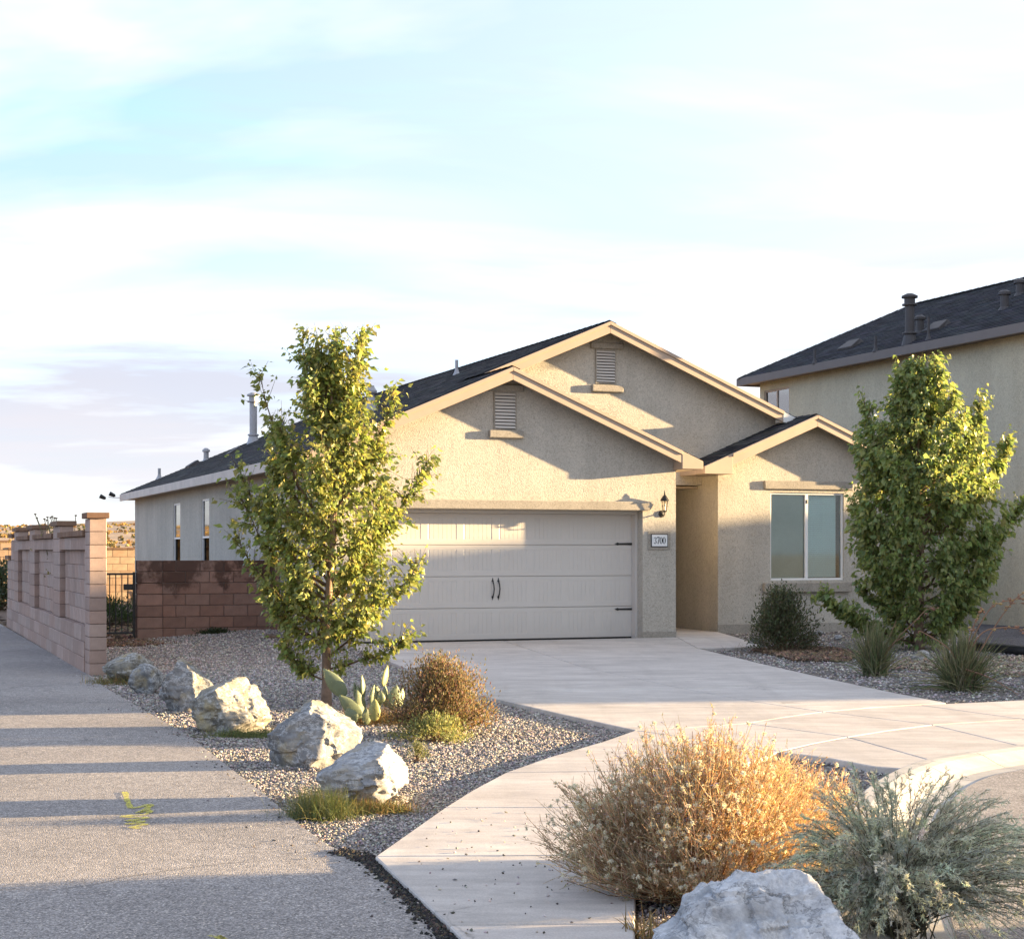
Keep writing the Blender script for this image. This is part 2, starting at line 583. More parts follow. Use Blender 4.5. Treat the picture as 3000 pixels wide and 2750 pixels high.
def mat_glass(name, tint, refl=1.0):
    m, nt, b = new_mat(name)
    nt.nodes.remove(b)
    tr = nt.nodes.new('ShaderNodeBsdfTransparent'); tr.inputs[0].default_value = (*tint, 1)
    gl = nt.nodes.new('ShaderNodeBsdfGlossy'); gl.inputs['Roughness'].default_value = 0.03
    fr = nt.nodes.new('ShaderNodeFresnel'); fr.inputs[0].default_value = 1.55
    mu = nt.nodes.new('ShaderNodeMath'); mu.operation = 'MULTIPLY'; mu.inputs[1].default_value = refl; mu.use_clamp = True
    lk(nt, fr.outputs[0], mu.inputs[0])
    ms = nt.nodes.new('ShaderNodeMixShader')
    lk(nt, mu.outputs[0], ms.inputs[0]); lk(nt, tr.outputs[0], ms.inputs[1]); lk(nt, gl.outputs[0], ms.inputs[2])
    lk(nt, ms.outputs[0], nt.nodes['Material Output'].inputs[0])
    return m


M = {}
M['stucco'] = mat_stucco('stucco_tan', (0.45, 0.415, 0.35))
M['stucco_pop'] = mat_stucco('stucco_trim', (0.325, 0.295, 0.245), 0.35)
M['stucco_nb'] = mat_stucco('stucco_sage', (0.53, 0.475, 0.345), 0.6)
M['fascia'] = mat_simple('fascia_paint', (0.41, 0.315, 0.235), 0.6, 0.06, 3.0, 60, 0.12, 0.002)
M['fascia_side'] = mat_simple('fascia_weathered', (0.55, 0.49, 0.43), 0.7, 0.12, 3.0, 60, 0.15, 0.002)
M['fascia_nb'] = mat_simple('fascia_brown', (0.15, 0.125, 0.11), 0.6, 0.06, 3.0)
M['soffit'] = mat_simple('soffit_board', (0.36, 0.29, 0.22), 0.8, 0.1, 2.0)
M['door'] = mat_simple('garage_door_paint', (0.60, 0.56, 0.50), 0.45, 0.03, 1.5, 90, 0.10, 0.0015)
M['deck'] = mat_simple('roof_deck', (0.05, 0.05, 0.055), 0.95, 0.2, 8.0)
M['shingle'] = mat_attr('asphalt_shingle', 0.95, 0, 0.2)
M['metal_pipe'] = mat_simple('galvanised_metal', (0.36, 0.36, 0.37), 0.5, 0.12, 9.0, metal=0.35)
M['metal_pipe_dark'] = mat_simple('painted_flue', (0.055, 0.05, 0.05), 0.6, 0.12, 9.0)
M['iron'] = mat_simple('black_iron', (0.018, 0.017, 0.016), 0.5, 0.2, 12.0, 60, 0.2, 0.001)
M['white_vinyl'] = mat_simple('white_vinyl', (0.78, 0.77, 0.73), 0.45, 0.03, 3.0)
M['white'] = mat_simple('white_sign_face', (0.80, 0.80, 0.78), 0.4, 0.02, 5.0)
M['blind'] = mat_simple('window_blind', (0.78, 0.90, 0.90), 0.6, 0.05, 2.0)
M['screen'] = mat_simple('insect_screen', (0.48, 0.50, 0.45), 0.8, 0.08, 3.0)
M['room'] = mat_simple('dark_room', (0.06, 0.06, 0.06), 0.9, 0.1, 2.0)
M['glass'] = mat_glass('window_glass', (0.90, 0.96, 0.96), 1.0)
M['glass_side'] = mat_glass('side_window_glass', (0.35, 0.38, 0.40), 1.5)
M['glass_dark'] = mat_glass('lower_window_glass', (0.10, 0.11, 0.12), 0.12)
M['glass_bright'] = mat_glass('upper_window_glass', (0.88, 0.94, 0.96), 4.5)
M['lamp_glass'] = mat_glass('lantern_glass', (0.92, 0.90, 0.85), 1.0)
M['block_red'] = mat_block('block_reddish', (0.27, 0.165, 0.125), (0.065, 0.037, 0.028))
M['block_tan'] = mat_block('block_tan', (0.355, 0.26, 0.215))
M['block_gold'] = mat_block('block_buff', (0.42, 0.30, 0.20))
M['cap_brown'] = mat_block('block_cap', (0.20, 0.125, 0.085))
M['mortar'] = mat_simple('mortar', (0.16, 0.12, 0.10), 0.95, 0.15, 12.0)
M['mortar_tan'] = mat_simple('mortar_tan', (0.27, 0.205, 0.175), 0.95, 0.15, 12.0)
M['concrete'] = mat_concrete('concrete', (0.52, 0.475, 0.425))
M['kerb'] = mat_concrete('kerb_concrete', (0.42, 0.40, 0.365))
M['asphalt'] = mat_asphalt('asphalt', (0.285, 0.262, 0.243))
M['tar'] = mat_simple('crumbled_tar', (0.03, 0.028, 0.026), 0.95, 0.4, 30.0, 60, 0.8, 0.01)
M['gravel_ground'] = mat_gravel('gravel_bed', (0.20, 0.18, 0.16), 60)
M['gravel_dark'] = mat_gravel('gravel_dark', (0.13, 0.125, 0.13), 45)
M['stones'] = mat_attr('gravel_stone', 0.85, 0, 0.25)
M['soil'] = mat_simple('soil', (0.14, 0.095, 0.065), 0.95, 0.4, 14.0, 50, 0.8, 0.012)
M['desert'] = mat_simple('desert_ground', (0.36, 0.25, 0.155), 0.95, 0.3, 0.35, 6, 0.5, 0.03)
M['hill'] = mat_simple('far_hill', (0.36, 0.265, 0.195), 0.95, 0.22, 0.03)
M['rock'] = mat_rock('limestone', (0.225, 0.225, 0.22), 0.75)
M['rock_warm'] = mat_rock('limestone_warm', (0.24, 0.225, 0.19), 0.9)
M['rock_white'] = mat_rock('limestone_pale', (0.29, 0.29, 0.29), 0.45)
M['rock_near'] = mat_rock('limestone_near', (0.47, 0.48, 0.49), 0.12)
M['bark'] = mat_simple('bark', (0.24, 0.165, 0.115), 0.9, 0.3, 14.0, 40, 0.8, 0.01)
M['leaf'] = mat_attr('pear_leaf', 0.40, 0.45, 0.5)
M['leaf_dark'] = mat_attr('shrub_leaf', 0.55, 0.35, 0.35)
M['stem'] = mat_attr('dry_stem', 0.75, 0.42, 0.2)
M['sage'] = mat_attr('sage_leaf', 0.85, 0.40, 0.1, (1.12, 1.12, 1.12))
M['puff'] = mat_attr('seed_puff', 0.9, 0.35, 0.1)
M['cactus'] = mat_simple('cactus_skin', (0.155, 0.19, 0.105), 0.5, 0.18, 9.0, 30, 0.25, 0.004)
M['cactus_young'] = mat_simple('cactus_skin_young', (0.27, 0.28, 0.10), 0.5, 0.12, 9.0, 30, 0.25, 0.004)
M['edging'] = mat_simple('black_plastic', (0.012, 0.012, 0.013), 0.5, 0.2, 6.0)
M['teal'] = mat_simple('teal_plastic', (0.02, 0.16, 0.20), 0.45, 0.1, 4.0)
M['yellow'] = mat_simple('yellow_spray', (0.55, 0.50, 0.06), 0.85, 0.2, 20.0)
_nt = M['yellow'].node_tree
_tr = _nt.nodes.new('ShaderNodeBsdfTransparent'); _ms = _nt.nodes.new('ShaderNodeMixShader')
lk(_nt, ramp(_nt, tex_noise(_nt, 70.0, 4, 0.7), [(0.40, 0.12), (0.56, 0.92)]), _ms.inputs[0])
lk(_nt, _tr.outputs[0], _ms.inputs[1]); lk(_nt, _nt.nodes['Principled BSDF'].outputs[0], _ms.inputs[2])
lk(_nt, _ms.outputs[0], _nt.nodes['Material Output'].inputs[0])
M['pvc'] = mat_simple('white_pipe', (0.70, 0.70, 0.68), 0.4, 0.04, 6.0)
M['meter'] = mat_simple('grey_enamel', (0.48, 0.50, 0.50), 0.45, 0.06, 6.0)

# ------------------------------------------------------------------ batch geometry (numpy)
def unit(a):
    return a / np.maximum(np.linalg.norm(a, axis=-1, keepdims=True), 1e-9)


LEAF = np.array([[0, 0, 0], [0.36, 0.30, 0.08], [0.36, -0.30, 0.08], [0.52, 0, 0.0], [1.0, 0, -0.14]], float)
LEAF_F = np.array([[0, 3, 1], [1, 3, 4], [0, 2, 3], [2, 4, 3]])


def leaves_geo(pos, axis, nrm, size, col, width=1.0, tpl=LEAF, tf=LEAF_F):
    pos, axis, nrm = np.asarray(pos), unit(np.asarray(axis)), np.asarray(nrm)
    side = unit(np.cross(nrm, axis))
    n = np.cross(axis, side)
    t = tpl[None, :, :] * np.asarray(size)[:, None, None]
    v = pos[:, None, :] + t[..., :1] * axis[:, None] + t[..., 1:2] * width * side[:, None] + t[..., 2:3] * n[:, None]
    k = len(tpl)
    f = (tf[None] + (np.arange(len(pos)) * k)[:, None, None]).reshape(-1, 3)
    c = np.repeat(np.asarray(col), len(tf), axis=0)
    return v.reshape(-1, 3), f, c


def tubes_geo(paths, radii, col, sides=3):
    """paths (N,K,3), radii (N,K), col (N,3)"""
    paths = np.asarray(paths, float)
    N, K, _ = paths.shape
    d = np.zeros_like(paths)
    d[:, 1:-1] = paths[:, 2:] - paths[:, :-2]
    d[:, 0] = paths[:, 1] - paths[:, 0]
    d[:, -1] = paths[:, -1] - paths[:, -2]
    d = unit(d)
    ref = np.where(np.abs(d[..., 2:3]) < 0.9, np.array([0, 0, 1.0]), np.array([1.0, 0, 0]))
    a = unit(np.cross(d, ref))
    b = np.cross(d, a)
    ang = np.arange(sides) * 2 * math.pi / sides
    v = paths[:, :, None, :] + np.asarray(radii)[:, :, None, None] * (a[:, :, None] * np.cos(ang)[:, None] + b[:, :, None] * np.sin(ang)[:, None])
    idx = np.arange(N * K * sides).reshape(N, K, sides)
    i0, i1 = idx[:, :-1], idx[:, 1:]
    q = np.stack([i0, np.roll(i0, -1, 2), np.roll(i1, -1, 2), i1], -1).reshape(-1, 4)
    f = np.concatenate([q[:, [0, 1, 2]], q[:, [0, 2, 3]]])
    per = (K - 1) * sides
    c = np.repeat(np.asarray(col), per, axis=0)
    return v.reshape(-1, 3), f, np.concatenate([c, c])


def join_geo(parts):
    vs, fs, cs, b = [], [], [], 0
    for v, f, c in parts:
        vs.append(v); fs.append(f + b); cs.append(c)
        b += len(v)
    return np.concatenate(vs), np.concatenate(fs), np.concatenate(cs)


def lerp_cols(cols, n, jit=0.12):
    cols = np.array(cols, float)
    i = rng.integers(0, len(cols), n)
    return np.clip(cols[i] * (1 + rng.normal(0, jit, (n, 1))) * (1 + rng.normal(0, jit * 0.35, (n, 3))), 0.004, 1)


OCT_V = np.array([[1, 0, 0], [-1, 0, 0], [0, 1, 0], [0, -1, 0], [0, 0, 1], [0, 0, -1], ], float)
OCT_F = np.array([[0, 2, 4], [2, 1, 4], [1, 3, 4], [3, 0, 4], [2, 0, 5], [1, 2, 5], [3, 1, 5], [0, 3, 5]])


def stones_geo(pos, size, col):
    n = len(pos)
    v = OCT_V[None] * (1 + rng.uniform(-0.35, 0.35, (n, 6, 1))) + rng.uniform(-0.25, 0.25, (n, 6, 3))
    v *= (np.asarray(size)[:, None] * rng.uniform(0.65, 1.3, (n, 3)) * np.array([1, 1, 0.7]))[:, None, :]
    a = rng.uniform(0, 6.283, n)
    ca, sa = np.cos(a)[:, None], np.sin(a)[:, None]
    x, y = v[..., 0] * ca - v[..., 1] * sa, v[..., 0] * sa + v[..., 1] * ca
    v = np.stack([x, y, v[..., 2]], -1) + pos[:, None, :]
    f = (OCT_F[None] + (np.arange(n) * 6)[:, None, None]).reshape(-1, 3)
    return v.reshape(-1, 3), f, np.repeat(col, 8, axis=0)


def in_poly(pts, poly):
    x, y = pts[:, 0], pts[:, 1]
    r = np.zeros(len(pts), bool)
    n = len(poly)
    for i in range(n):
        x0, y0 = poly[i][:2]
        x1, y1 = poly[(i + 1) % n][:2]
        c = ((y0 > y) != (y1 > y)) & (x < (x1 - x0) * (y - y0) / (y1 - y0 + 1e-12) + x0)
        r ^= c
    return r


# ================================================================== THE SETTING
def zone(name, poly, z, mat, thick=0.06, parent=None, kind='structure', label=None, cat=None):
    m = MB()
    n = len(poly)
    m.add([(p[0], p[1], z) for p in poly], [tuple(range(n))])
    o = m.build(name, mat, parent, fix=False)
    me = o.data
    if me.polygons[0].normal.z < 0:
        me.flip_normals()
    if kind:
        o['kind'] = kind
    return tag(o, label, cat)


# --- ground sheet to the horizon, rising to low hills on the left
gx = np.concatenate([np.linspace(-900, -60, 45), np.linspace(-55, 55, 40), np.linspace(70, 900, 40)])
gy = np.concatenate([np.linspace(-300, 20, 14), np.linspace(26, 120, 45), np.linspace(130, 700, 50), np.linspace(730, 2600, 30)])
XX, YY = np.meshgrid(gx, gy)


def ground_z(x, y):
    t = np.clip((y - 70) / 330.0, 0, 1)
    rise = 6.5 * t * t * (3 - 2 * t)
    far = np.clip((y - 380) / 500.0, 0, 1)
    z = -0.16 + rise + 9.0 * far * far * (3 - 2 * far)
    z = z + far * (2.6 * np.sin(x / 140.0 + 1.1) + 1.4 * np.sin(x / 47.0 + y / 210.0))
    z = z + t * (0.8 * np.sin(x / 21.0 + y / 33.0) + 0.5 * np.sin(x / 9.0 - y / 17.0))
    return z


ZZ = ground_z(XX, YY)
ny, nx = XX.shape
idx = np.arange(nx * ny).reshape(ny, nx)
qf = np.stack([idx[:-1, :-1], idx[:-1, 1:], idx[1:, 1:], idx[1:, :-1]], -1).reshape(-1, 4)
tag(link('ground', np_mesh('ground', np.stack([XX, YY, ZZ], -1).reshape(-1, 3), qf, smooth=True), M['desert']), 'dry tan desert ground rising to low bare hills', 'ground', kind='structure')

# --- gravel beds (base sheet + loose stones)
side_left = [G(262, 1978), G(300, 2010), G(420, 2080), G(545, 2150), G(660, 2240), G(780, 2332), G(870, 2412), G(960, 2478), G(1040, 2508), G(1098, 2508)]
walk_left = [G(1094, 2512), G(1298, 2365), G(1478, 2262), G(1607, 2217), G(1763, 2180), G(1860, 2138)]
drive_left = [G(1860, 2138), G(1640, 2090), G(1421, 2039), G(1290, 1994), G(1161, 1945), G(1105, 1905)]


def bed_z(x, y):
    q = np.stack([x - O2[0], y - O2[1]], -1)
    u, v = q @ RU, q @ RV
    m = 0.15 * np.exp(-((u + 6.4) / 1.6) ** 2) * np.clip((v + 2.0) / 4.0, 0, 1)
    return -0.012 + m * np.clip(1 - (u + 5.9) / 0.6, 0, 1)


def bed(name, poly, res, label, mat, zf):
    poly = [p[:2] for p in poly]
    a = np.array(poly)
    x0, y0 = a.min(0) - res
    x1, y1 = a.max(0) + res
    X, Y = np.meshgrid(np.arange(x0, x1, res), np.arange(y0, y1, res))
    n0, n1 = X.shape
    Z = zf(X.ravel(), Y.ravel())
    Z = Z + np.array([0.010 * noise.noise(Vector((px * 1.7, py * 1.7, 0.3))) for px, py in zip(X.ravel(), Y.ravel())]) - 0.005
    i = np.arange(n0 * n1).reshape(n0, n1)
    q = np.stack([i[:-1, :-1], i[:-1, 1:], i[1:, 1:], i[1:, :-1]], -1).reshape(-1, 4)
    cen = np.stack([X.ravel()[q].mean(1), Y.ravel()[q].mean(1)], -1)
    q = q[in_poly(cen, poly)]
    used = np.unique(q)
    remap = np.zeros(n0 * n1, int); remap[used] = np.arange(len(used))
    o = link(name, np_mesh(name, np.stack([X.ravel(), Y.ravel(), Z], -1)[used], remap[q], smooth=True), mat)
    return tag(o, label, 'gravel', kind='structure')


def grow(poly, d):
    """push an outline outwards so a bed runs a little under its neighbours"""
    a = np.array([p[:2] for p in poly])
    n = len(a)
    area = sum(a[i][0] * a[(i + 1) % n][1] - a[(i + 1) % n][0] * a[i][1] for i in range(n))
    s = 1 if area > 0 else -1
    out = []
    for i in range(n):
        t = a[(i + 1) % n] - a[i - 1]
        t = t / max(np.linalg.norm(t), 1e-9)
        out.append(a[i] + s * d * np.array([t[1], -t[0]]))
    return out


bed_left = side_left + walk_left[1:] + drive_left[1:] + [UV(-5.9, -0.05), UV(-6.2, -0.05), UV(-6.2, 2.95), UV(-10.02, 2.95), UV(-10.02, -4.85)]
bed_right = [UV(1.0, 0.55), G(2045, 1896), G(2248, 1946), G(2496, 2001), G(2774, 2057), G(3000, 2052), G(3400, 2046), UV(12, -3.0), UV(13, 4.5), UV(5.3, 4.5), UV(5.3, 1.45), UV(1.55, 1.45)]
bed_strip = [G(1868, 2950), G(1866, 2702), G(1880, 2503), G(1985, 2362), G(2140, 2254), G(2287, 2216), G(2408, 2218), G(2560, 2246), G(2640, 2256), G(2560, 2290), G(2500, 2350), G(2460, 2450), G(2440, 2600), G(2450, 2800), G(2480, 3000)]
bed('gravel_bed_left', grow(bed_left, 0.05), 0.12, 'grey gravel bed between the asphalt path and the driveway', M['gravel_ground'], bed_z)
flatz = lambda x, y: np.full(len(x), -0.012)
bed('gravel_bed_right', grow(bed_right, 0.05), 0.15, 'grey gravel bed under the front window right of the driveway', M['gravel_ground'], flatz)
bed('gravel_bed_strip', grow(bed_strip, 0.05), 0.06, 'gravel strip between the pavement and the kerb', M['gravel_ground'], flatz)
bed('back_yard', [UV(-10.0, 2.9), UV(-6.0, 2.9), UV(-6.0, 23), UV(-10.0, 23)], 0.3, 'brown littered soil of the side yard behind the iron gate', M['soil'], flatz)

STONE_COL = [(0.34, 0.305, 0.27), (0.26, 0.235, 0.215), (0.43, 0.385, 0.34), (0.19, 0.172, 0.16), (0.32, 0.265, 0.225), (0.52, 0.47, 0.41), (0.28, 0.265, 0.25)]


def scatter_poly(poly, count, weight):
    a = np.array([p[:2] for p in poly])
    out = []
    got = 0
    while got < count:
        p = rng.uniform(a.min(0), a.max(0), (count * 2, 2))
        p = p[in_poly(p, poly)]
        p = p[rng.uniform(0, 1, len(p)) < weight(p)]
        out.append(p); got += len(p)
    return np.concatenate(out)[:count]


def stones(name, poly, count, smin, smax, label, zf, near=9.0, cols=STONE_COL, power=1.7):
    p = scatter_poly(poly, count, lambda q: np.clip((near / q[:, 1]) ** power, 0, 1))
    s = np.exp(rng.uniform(np.log(smin), np.log(smax), count)) * np.clip(p[:, 1] / 11.0, 0.9, 1.7)
    z = zf(p[:, 0], p[:, 1]) + s * 0.25
    v, f, c = stones_geo(np.column_stack([p, z]), s, lerp_cols(cols, count, 0.18))
    return tag(link(name, np_mesh(name, v, f, c), M['stones']), label, 'gravel', kind='stuff')


stones('gravel', bed_left, 90000, 0.0042, 0.0115, 'loose grey gravel stones around the row of boulders', bed_z)
stones('gravel', bed_right, 26000, 0.006, 0.013, 'loose grey gravel stones under the front window', flatz, 20.0)
stones('gravel', bed_strip, 12000, 0.005, 0.013, 'loose gravel stones in the strip beside the kerb', flatz, 7.0)

# --- asphalt path on the left and street on the right
path_poly = [G(22, 1840)] + side_left + [G(1130, 2575), G(1200, 2640), G(1300, 2742), G(1420, 2870), G(1500, 3000), np.array([0.15, 3.0, 0]), np.array([0.15, -6.0, 0]), np.array([-14, -6.0, 0]), UV(-16.5, 9), UV(-16.5, 40), UV(-10.35, 40)]
zone('asphalt_path', path_poly, 0.006, M['asphalt'], label='grey asphalt path along the block wall', cat='path')
KZ = -0.055
kerb_back = [G(3500, 2128), G(3250, 2158), G(3000, 2190), G(2860, 2209), G(2734, 2230), G(2655, 2254), G(2580, 2292), G(2510, 2352), G(2466, 2450), G(2446, 2600), G(2456, 2800), G(2510, 3100), G(2700, 3800)]
kb = np.array([p[:2] for p in kerb_back])


def smooth_line(a, n=8):
    out = []
    for i in range(len(a) - 1):
        p0, p1, p2, p3 = a[max(i - 1, 0)], a[i], a[i + 1], a[min(i + 2, len(a) - 1)]
        for k in range(n):
            t = k / n
            out.append(0.5 * ((2 * p1) + (p2 - p0) * t + (2 * p0 - 5 * p1 + 4 * p2 - p3) * t * t + (3 * p1 - p0 - 3 * p2 + p3) * t ** 3))
    out.append(a[-1])
    return np.array(out)


kl = smooth_line(kb)
td = np.gradient(kl, axis=0)
td = unit(td)
out_n = np.column_stack([-td[:, 1], td[:, 0]])      # towards the street
if out_n[20][0] * 1 + out_n[20][1] * -1 < 0:
    out_n = -out_n
street_edge = kl + out_n * 0.48
zone('street', [tuple(p) for p in street_edge] + [(8, -8), (60, -8), (60, 18), (street_edge[0][0] + 20, street_edge[0][1] + 7)], KZ + 0.007, M['asphalt'], label='grey asphalt street beyond the kerb at the right', cat='street')
kerb = empty('kerb', (kl[30][0], kl[30][1], 0))
tag(kerb, 'pale concrete kerb and gutter curving along the street', 'kerb', kind='structure')
prof = [(-0.005, -0.15), (-0.005, 0.022), (0.012, 0.031), (0.10, 0.029), (0.15, 0.020), (0.27, KZ + 0.022), (0.33, KZ + 0.004), (0.50, KZ + 0.002), (0.50, -0.2)]
seg = 13
for s0 in range(0, len(kl) - 1, seg):
    ii = list(range(s0, min(s0 + seg, len(kl) - 1) + 1))
    if len(ii) < 2:
        continue
    m = MB()
    vs = []
    for n_, i in enumerate(ii):
        q = kl[i].copy()
        if n_ == 0: q = q + td[i] * 0.004
        if n_ == len(ii) - 1: q = q - td[i] * 0.004
        for o_, z_ in prof:
            vs.append((q[0] + out_n[i][0] * o_ - kl[30][0], q[1] + out_n[i][1] * o_ - kl[30][1], z_))
    k = len(prof)
    fs = [(a * k + b, a * k + b + 1, (a + 1) * k + b + 1, (a + 1) * k + b) for a in range(len(ii) - 1) for b in range(k - 1)]
    fs += [tuple(range(k)), tuple((len(ii) - 1) * k + b for b in range(k - 1, -1, -1))]
    m.add(vs, fs).build('kerb_stone', M['kerb'], kerb)


# --- concrete slabs
def slab(parent, pts, z=0.03, gap=0.007, thick=0.12, mat='concrete'):
    a = np.array([p[:2] for p in pts])
    n = len(a)
    area = sum(a[i][0] * a[(i + 1) % n][1] - a[(i + 1) % n][0] * a[i][1] for i in range(n))
    if area < 0:
        a = a[::-1]

    def inset(d):
        o = []
        for i in range(n):
            e0 = unit(a[i] - a[i - 1]); e1 = unit(a[(i + 1) % n] - a[i])
            n0, n1 = np.array([-e0[1], e0[0]]), np.array([-e1[1], e1[0]])
            b = n0 + n1
            b = b / max(np.dot(b, b), 0.3) * 2
            o.append(a[i] + b * d)
        return np.array(o)
    r0, r1 = inset(gap), inset(gap + 0.007)
    vs = [(*p, z - thick) for p in r0] + [(*p, z - 0.006) for p in r0] + [(*p, z) for p in r1]
    fs = [(i, (i + 1) % n, n + (i + 1) % n, n + i) for i in range(n)] + [(n + i, n + (i + 1) % n, 2 * n + (i + 1) % n, 2 * n + i) for i in range(n)]
    fs += [tuple(range(2 * n, 3 * n)), tuple(range(n - 1, -1, -1))]
    return MB().add(vs, fs).build('slab', M[mat], parent, fix=False)


CZ = 0.03
def g3(*pp):
    return [G(x, y, CZ) for x, y in pp]


walk = tag(empty('sidewalk'), 'pale concrete pavement curving from the path to the driveway apron', 'pavement', kind='structure')
slab(walk, g3((1311, 2709), (1500, 2900), (1780, 3300), (1872, 3300), (1864, 2704)))
slab(walk, g3((1095, 2507), (1160, 2568), (1230, 2632), (1311, 2709), (1864, 2704), (1868, 2600), (1880, 2503)))
slab(walk, g3((1298, 2365), (1095, 2507), (1880, 2503), (1925, 2430), (1985, 2362)))
slab(walk, g3((1478, 2262), (1380, 2314), (1298, 2365), (1985, 2362), (2055, 2304), (2140, 2254)))
slab(walk, g3((1860, 2138), (1763, 2172), (1607, 2217), (1478, 2262), (2140, 2254), (2287, 2200)))
slab(walk, g3((2188, 2118), (2020, 2130), (1860, 2138), (2287, 2200), (2390, 2176), (2486, 2158)))
slab(walk, g3((2412, 2084), (2300, 2100), (2188, 2118), (2486, 2158), (2610, 2138), (2734, 2122)))
slab(walk, g3((2694, 2064), (2560, 2072), (2412, 2084), (2734, 2122), (2870, 2113), (3000, 2106)))
slab(walk, g3((3080, 2046), (2880, 2056), (2694, 2064), (3000, 2106), (3200, 2094), (3400, 2088)))
apron = tag(empty('driveway_apron'), 'concrete driveway apron slabs sloping to the gutter', 'pavement', kind='structure')
slab(apron, g3((2287, 2202), (2390, 2177), (2486, 2159), (2734, 2228), (2655, 2251), (2560, 2244), (2408, 2216)))
slab(apron, g3((2486, 2159), (2610, 2139), (2734, 2123), (3000, 2187), (2860, 2206), (2734, 2228)))
slab(apron, g3((2734, 2123), (2870, 2114), (3000, 2107), (3300, 2148), (3000, 2187)))
slab(apron, g3((3000, 2107), (3200, 2095), (3400, 2089), (3600, 2112), (3300, 2148)))
drive = tag(empty('driveway'), 'broad pale concrete driveway leading to the garage door', 'driveway', kind='structure')
slab(drive, [UV(-5.75, -0.02), UV(-3.1, -0.02)] + g3((1700, 1951), (1860, 1986), (2000, 2016), (1750, 2019), (1380, 2024), (1290, 1994), (1161, 1945)))
slab(drive, g3((2000, 2016), (2213, 2055), (2412, 2084), (2300, 2100), (2188, 2118), (2020, 2130), (1860, 2138), (1640, 2090), (1421, 2039), (1380, 2024), (1750, 2019)))
slab(drive, [UV(-3.1, -0.02), UV(0.02, -0.02)] + g3((2045, 1898), (2248, 1947), (2440, 1990), (2200, 2006), (2000, 2016), (1860, 1986), (1700, 1951)))
slab(drive, g3((2000, 2016), (2200, 2006), (2440, 1990), (2600, 2024), (2774, 2058), (2560, 2071), (2412, 2084), (2213, 2055)))
slab(drive, [UV(0.02, -0.02), UV(0.02, 6.5), UV(1.53, 6.5), UV(1.53, 1.40)] + g3((2190, 1875), (2245, 1890), (2150, 1896), (2045, 1898)))

# crumbled tar in the joint between path and pavement, weeds at its edge
tp = smooth_line(np.array([G(1010, 2500)[:2], G(1080, 2520)[:2], G(1150, 2575)[:2], G(1225, 2645)[:2], G(1300, 2720)[:2], G(1400, 2830)[:2]]), 6)
n_ = 2600
t_ = rng.integers(0, len(tp), n_)
pp = tp[t_] + rng.normal(0, 0.032, (n_, 2)) + np.array([-0.012, 0.0])
v, f, c = stones_geo(np.column_stack([pp, np.full(n_, 0.010)]), rng.uniform(0.003, 0.013, n_), lerp_cols([(0.03, 0.028, 0.026), (0.045, 0.04, 0.036), (0.09, 0.07, 0.05), (0.02, 0.02, 0.02)], n_, 0.3))
tag(link('tar_crumbs', np_mesh('tar_crumbs', v, f, c), M['stones']), 'black crumbled tar between the path and the pavement edge', 'rubble', kind='stuff')
# stray pebbles on paving
n_ = 520
pa = np.concatenate([scatter_poly(path_poly[1:14], 100, lambda q: np.ones(len(q))), np.array([p[:2] for p in side_left])[rng.integers(0, 9, 260)] + rng.normal(0, 0.16, (260, 2)), np.column_stack([rng.uniform(-0.6, 0.5, 160), rng.uniform(6.4, 9.5, 160)])])
n_ = len(pa)
v, f, c = stones_geo(np.column_stack([pa, np.where(pa[:, 0] > -0.45, 0.034, 0.010)]), rng.uniform(0.004, 0.009, n_), lerp_cols([(0.5, 0.46, 0.42), (0.2, 0.17, 0.15), (0.10, 0.09, 0.08)], n_, 0.2))
tag(link('stray_pebbles', np_mesh('stray_pebbles', v, f, c), M['stones']), 'stray pebbles scattered on the paving', 'gravel', kind='stuff')

# yellow survey spray marks on the path
def spray(name, strokes, label):
    m = MB()
    root = None
    for pts, wd in strokes:
        q = np.array([G(x, y, 0.010)[:2] for x, y in pts])
        q = smooth_line(q, 4)
        t = unit(np.gradient(q, axis=0)); nn = np.column_stack([-t[:, 1], t[:, 0]])
        L = q + nn * (wd * (0.75 + 0.35 * rng.uniform(-1, 1, (len(q), 1)))); R = q - nn * (wd * (0.75 + 0.35 * rng.uniform(-1, 1, (len(q), 1))))
        k = len(q)
        m.add([(*p, 0.0105) for p in L] + [(*p, 0.0105) for p in R], [(k + i, k + i + 1, i + 1, i) for i in range(k - 1)])
    return tag(m.build(name, M['yellow'], fix=False), label, 'paint mark', kind=None)


spray('paint_mark', [([(368, 2318), (376, 2352), (388, 2366), (440, 2354), (430, 2368), (400, 2380), (440, 2372), (425, 2384), (372, 2388), (365, 2392), (430, 2394), (372, 2402), (425, 2404), (374, 2412), (432, 2412), (384, 2422), (415, 2424)], 0.024)], 'yellow spray paint scribble on the asphalt path')
spray('paint_mark', [([(612, 2738), (655, 2750), (640, 2738), (668, 2758), (630, 2765), (690, 2790)], 0.014)], 'yellow spray paint spot at the bottom of the path')

# ================================================================== THE HOUSE
house = tag(empty('house', (*O2, 0), TH), 'single-storey tan stucco house with gabled shingle roof and wide garage door', 'house')
PITCH, OV = 0.425, 0.30
UL, UG, WE = -6.465, -3.065, 2.99          # eave line on the left, garage ridge, eave height (top of roof)
VM, VW = 2.05, 1.42                        # main gable wall and window wing wall
UA = -0.44                                 # main ridge
UWR, UWL, UWE = 3.396, 1.10, 5.69          # wing ridge, wing left eave, right eave
WG = WE + PITCH * (UG - UL)
WA = WE + PITCH * (UA - UL)
WW = 3.955
VB = 20.25
T = 0.13                                   # wall thickness in model


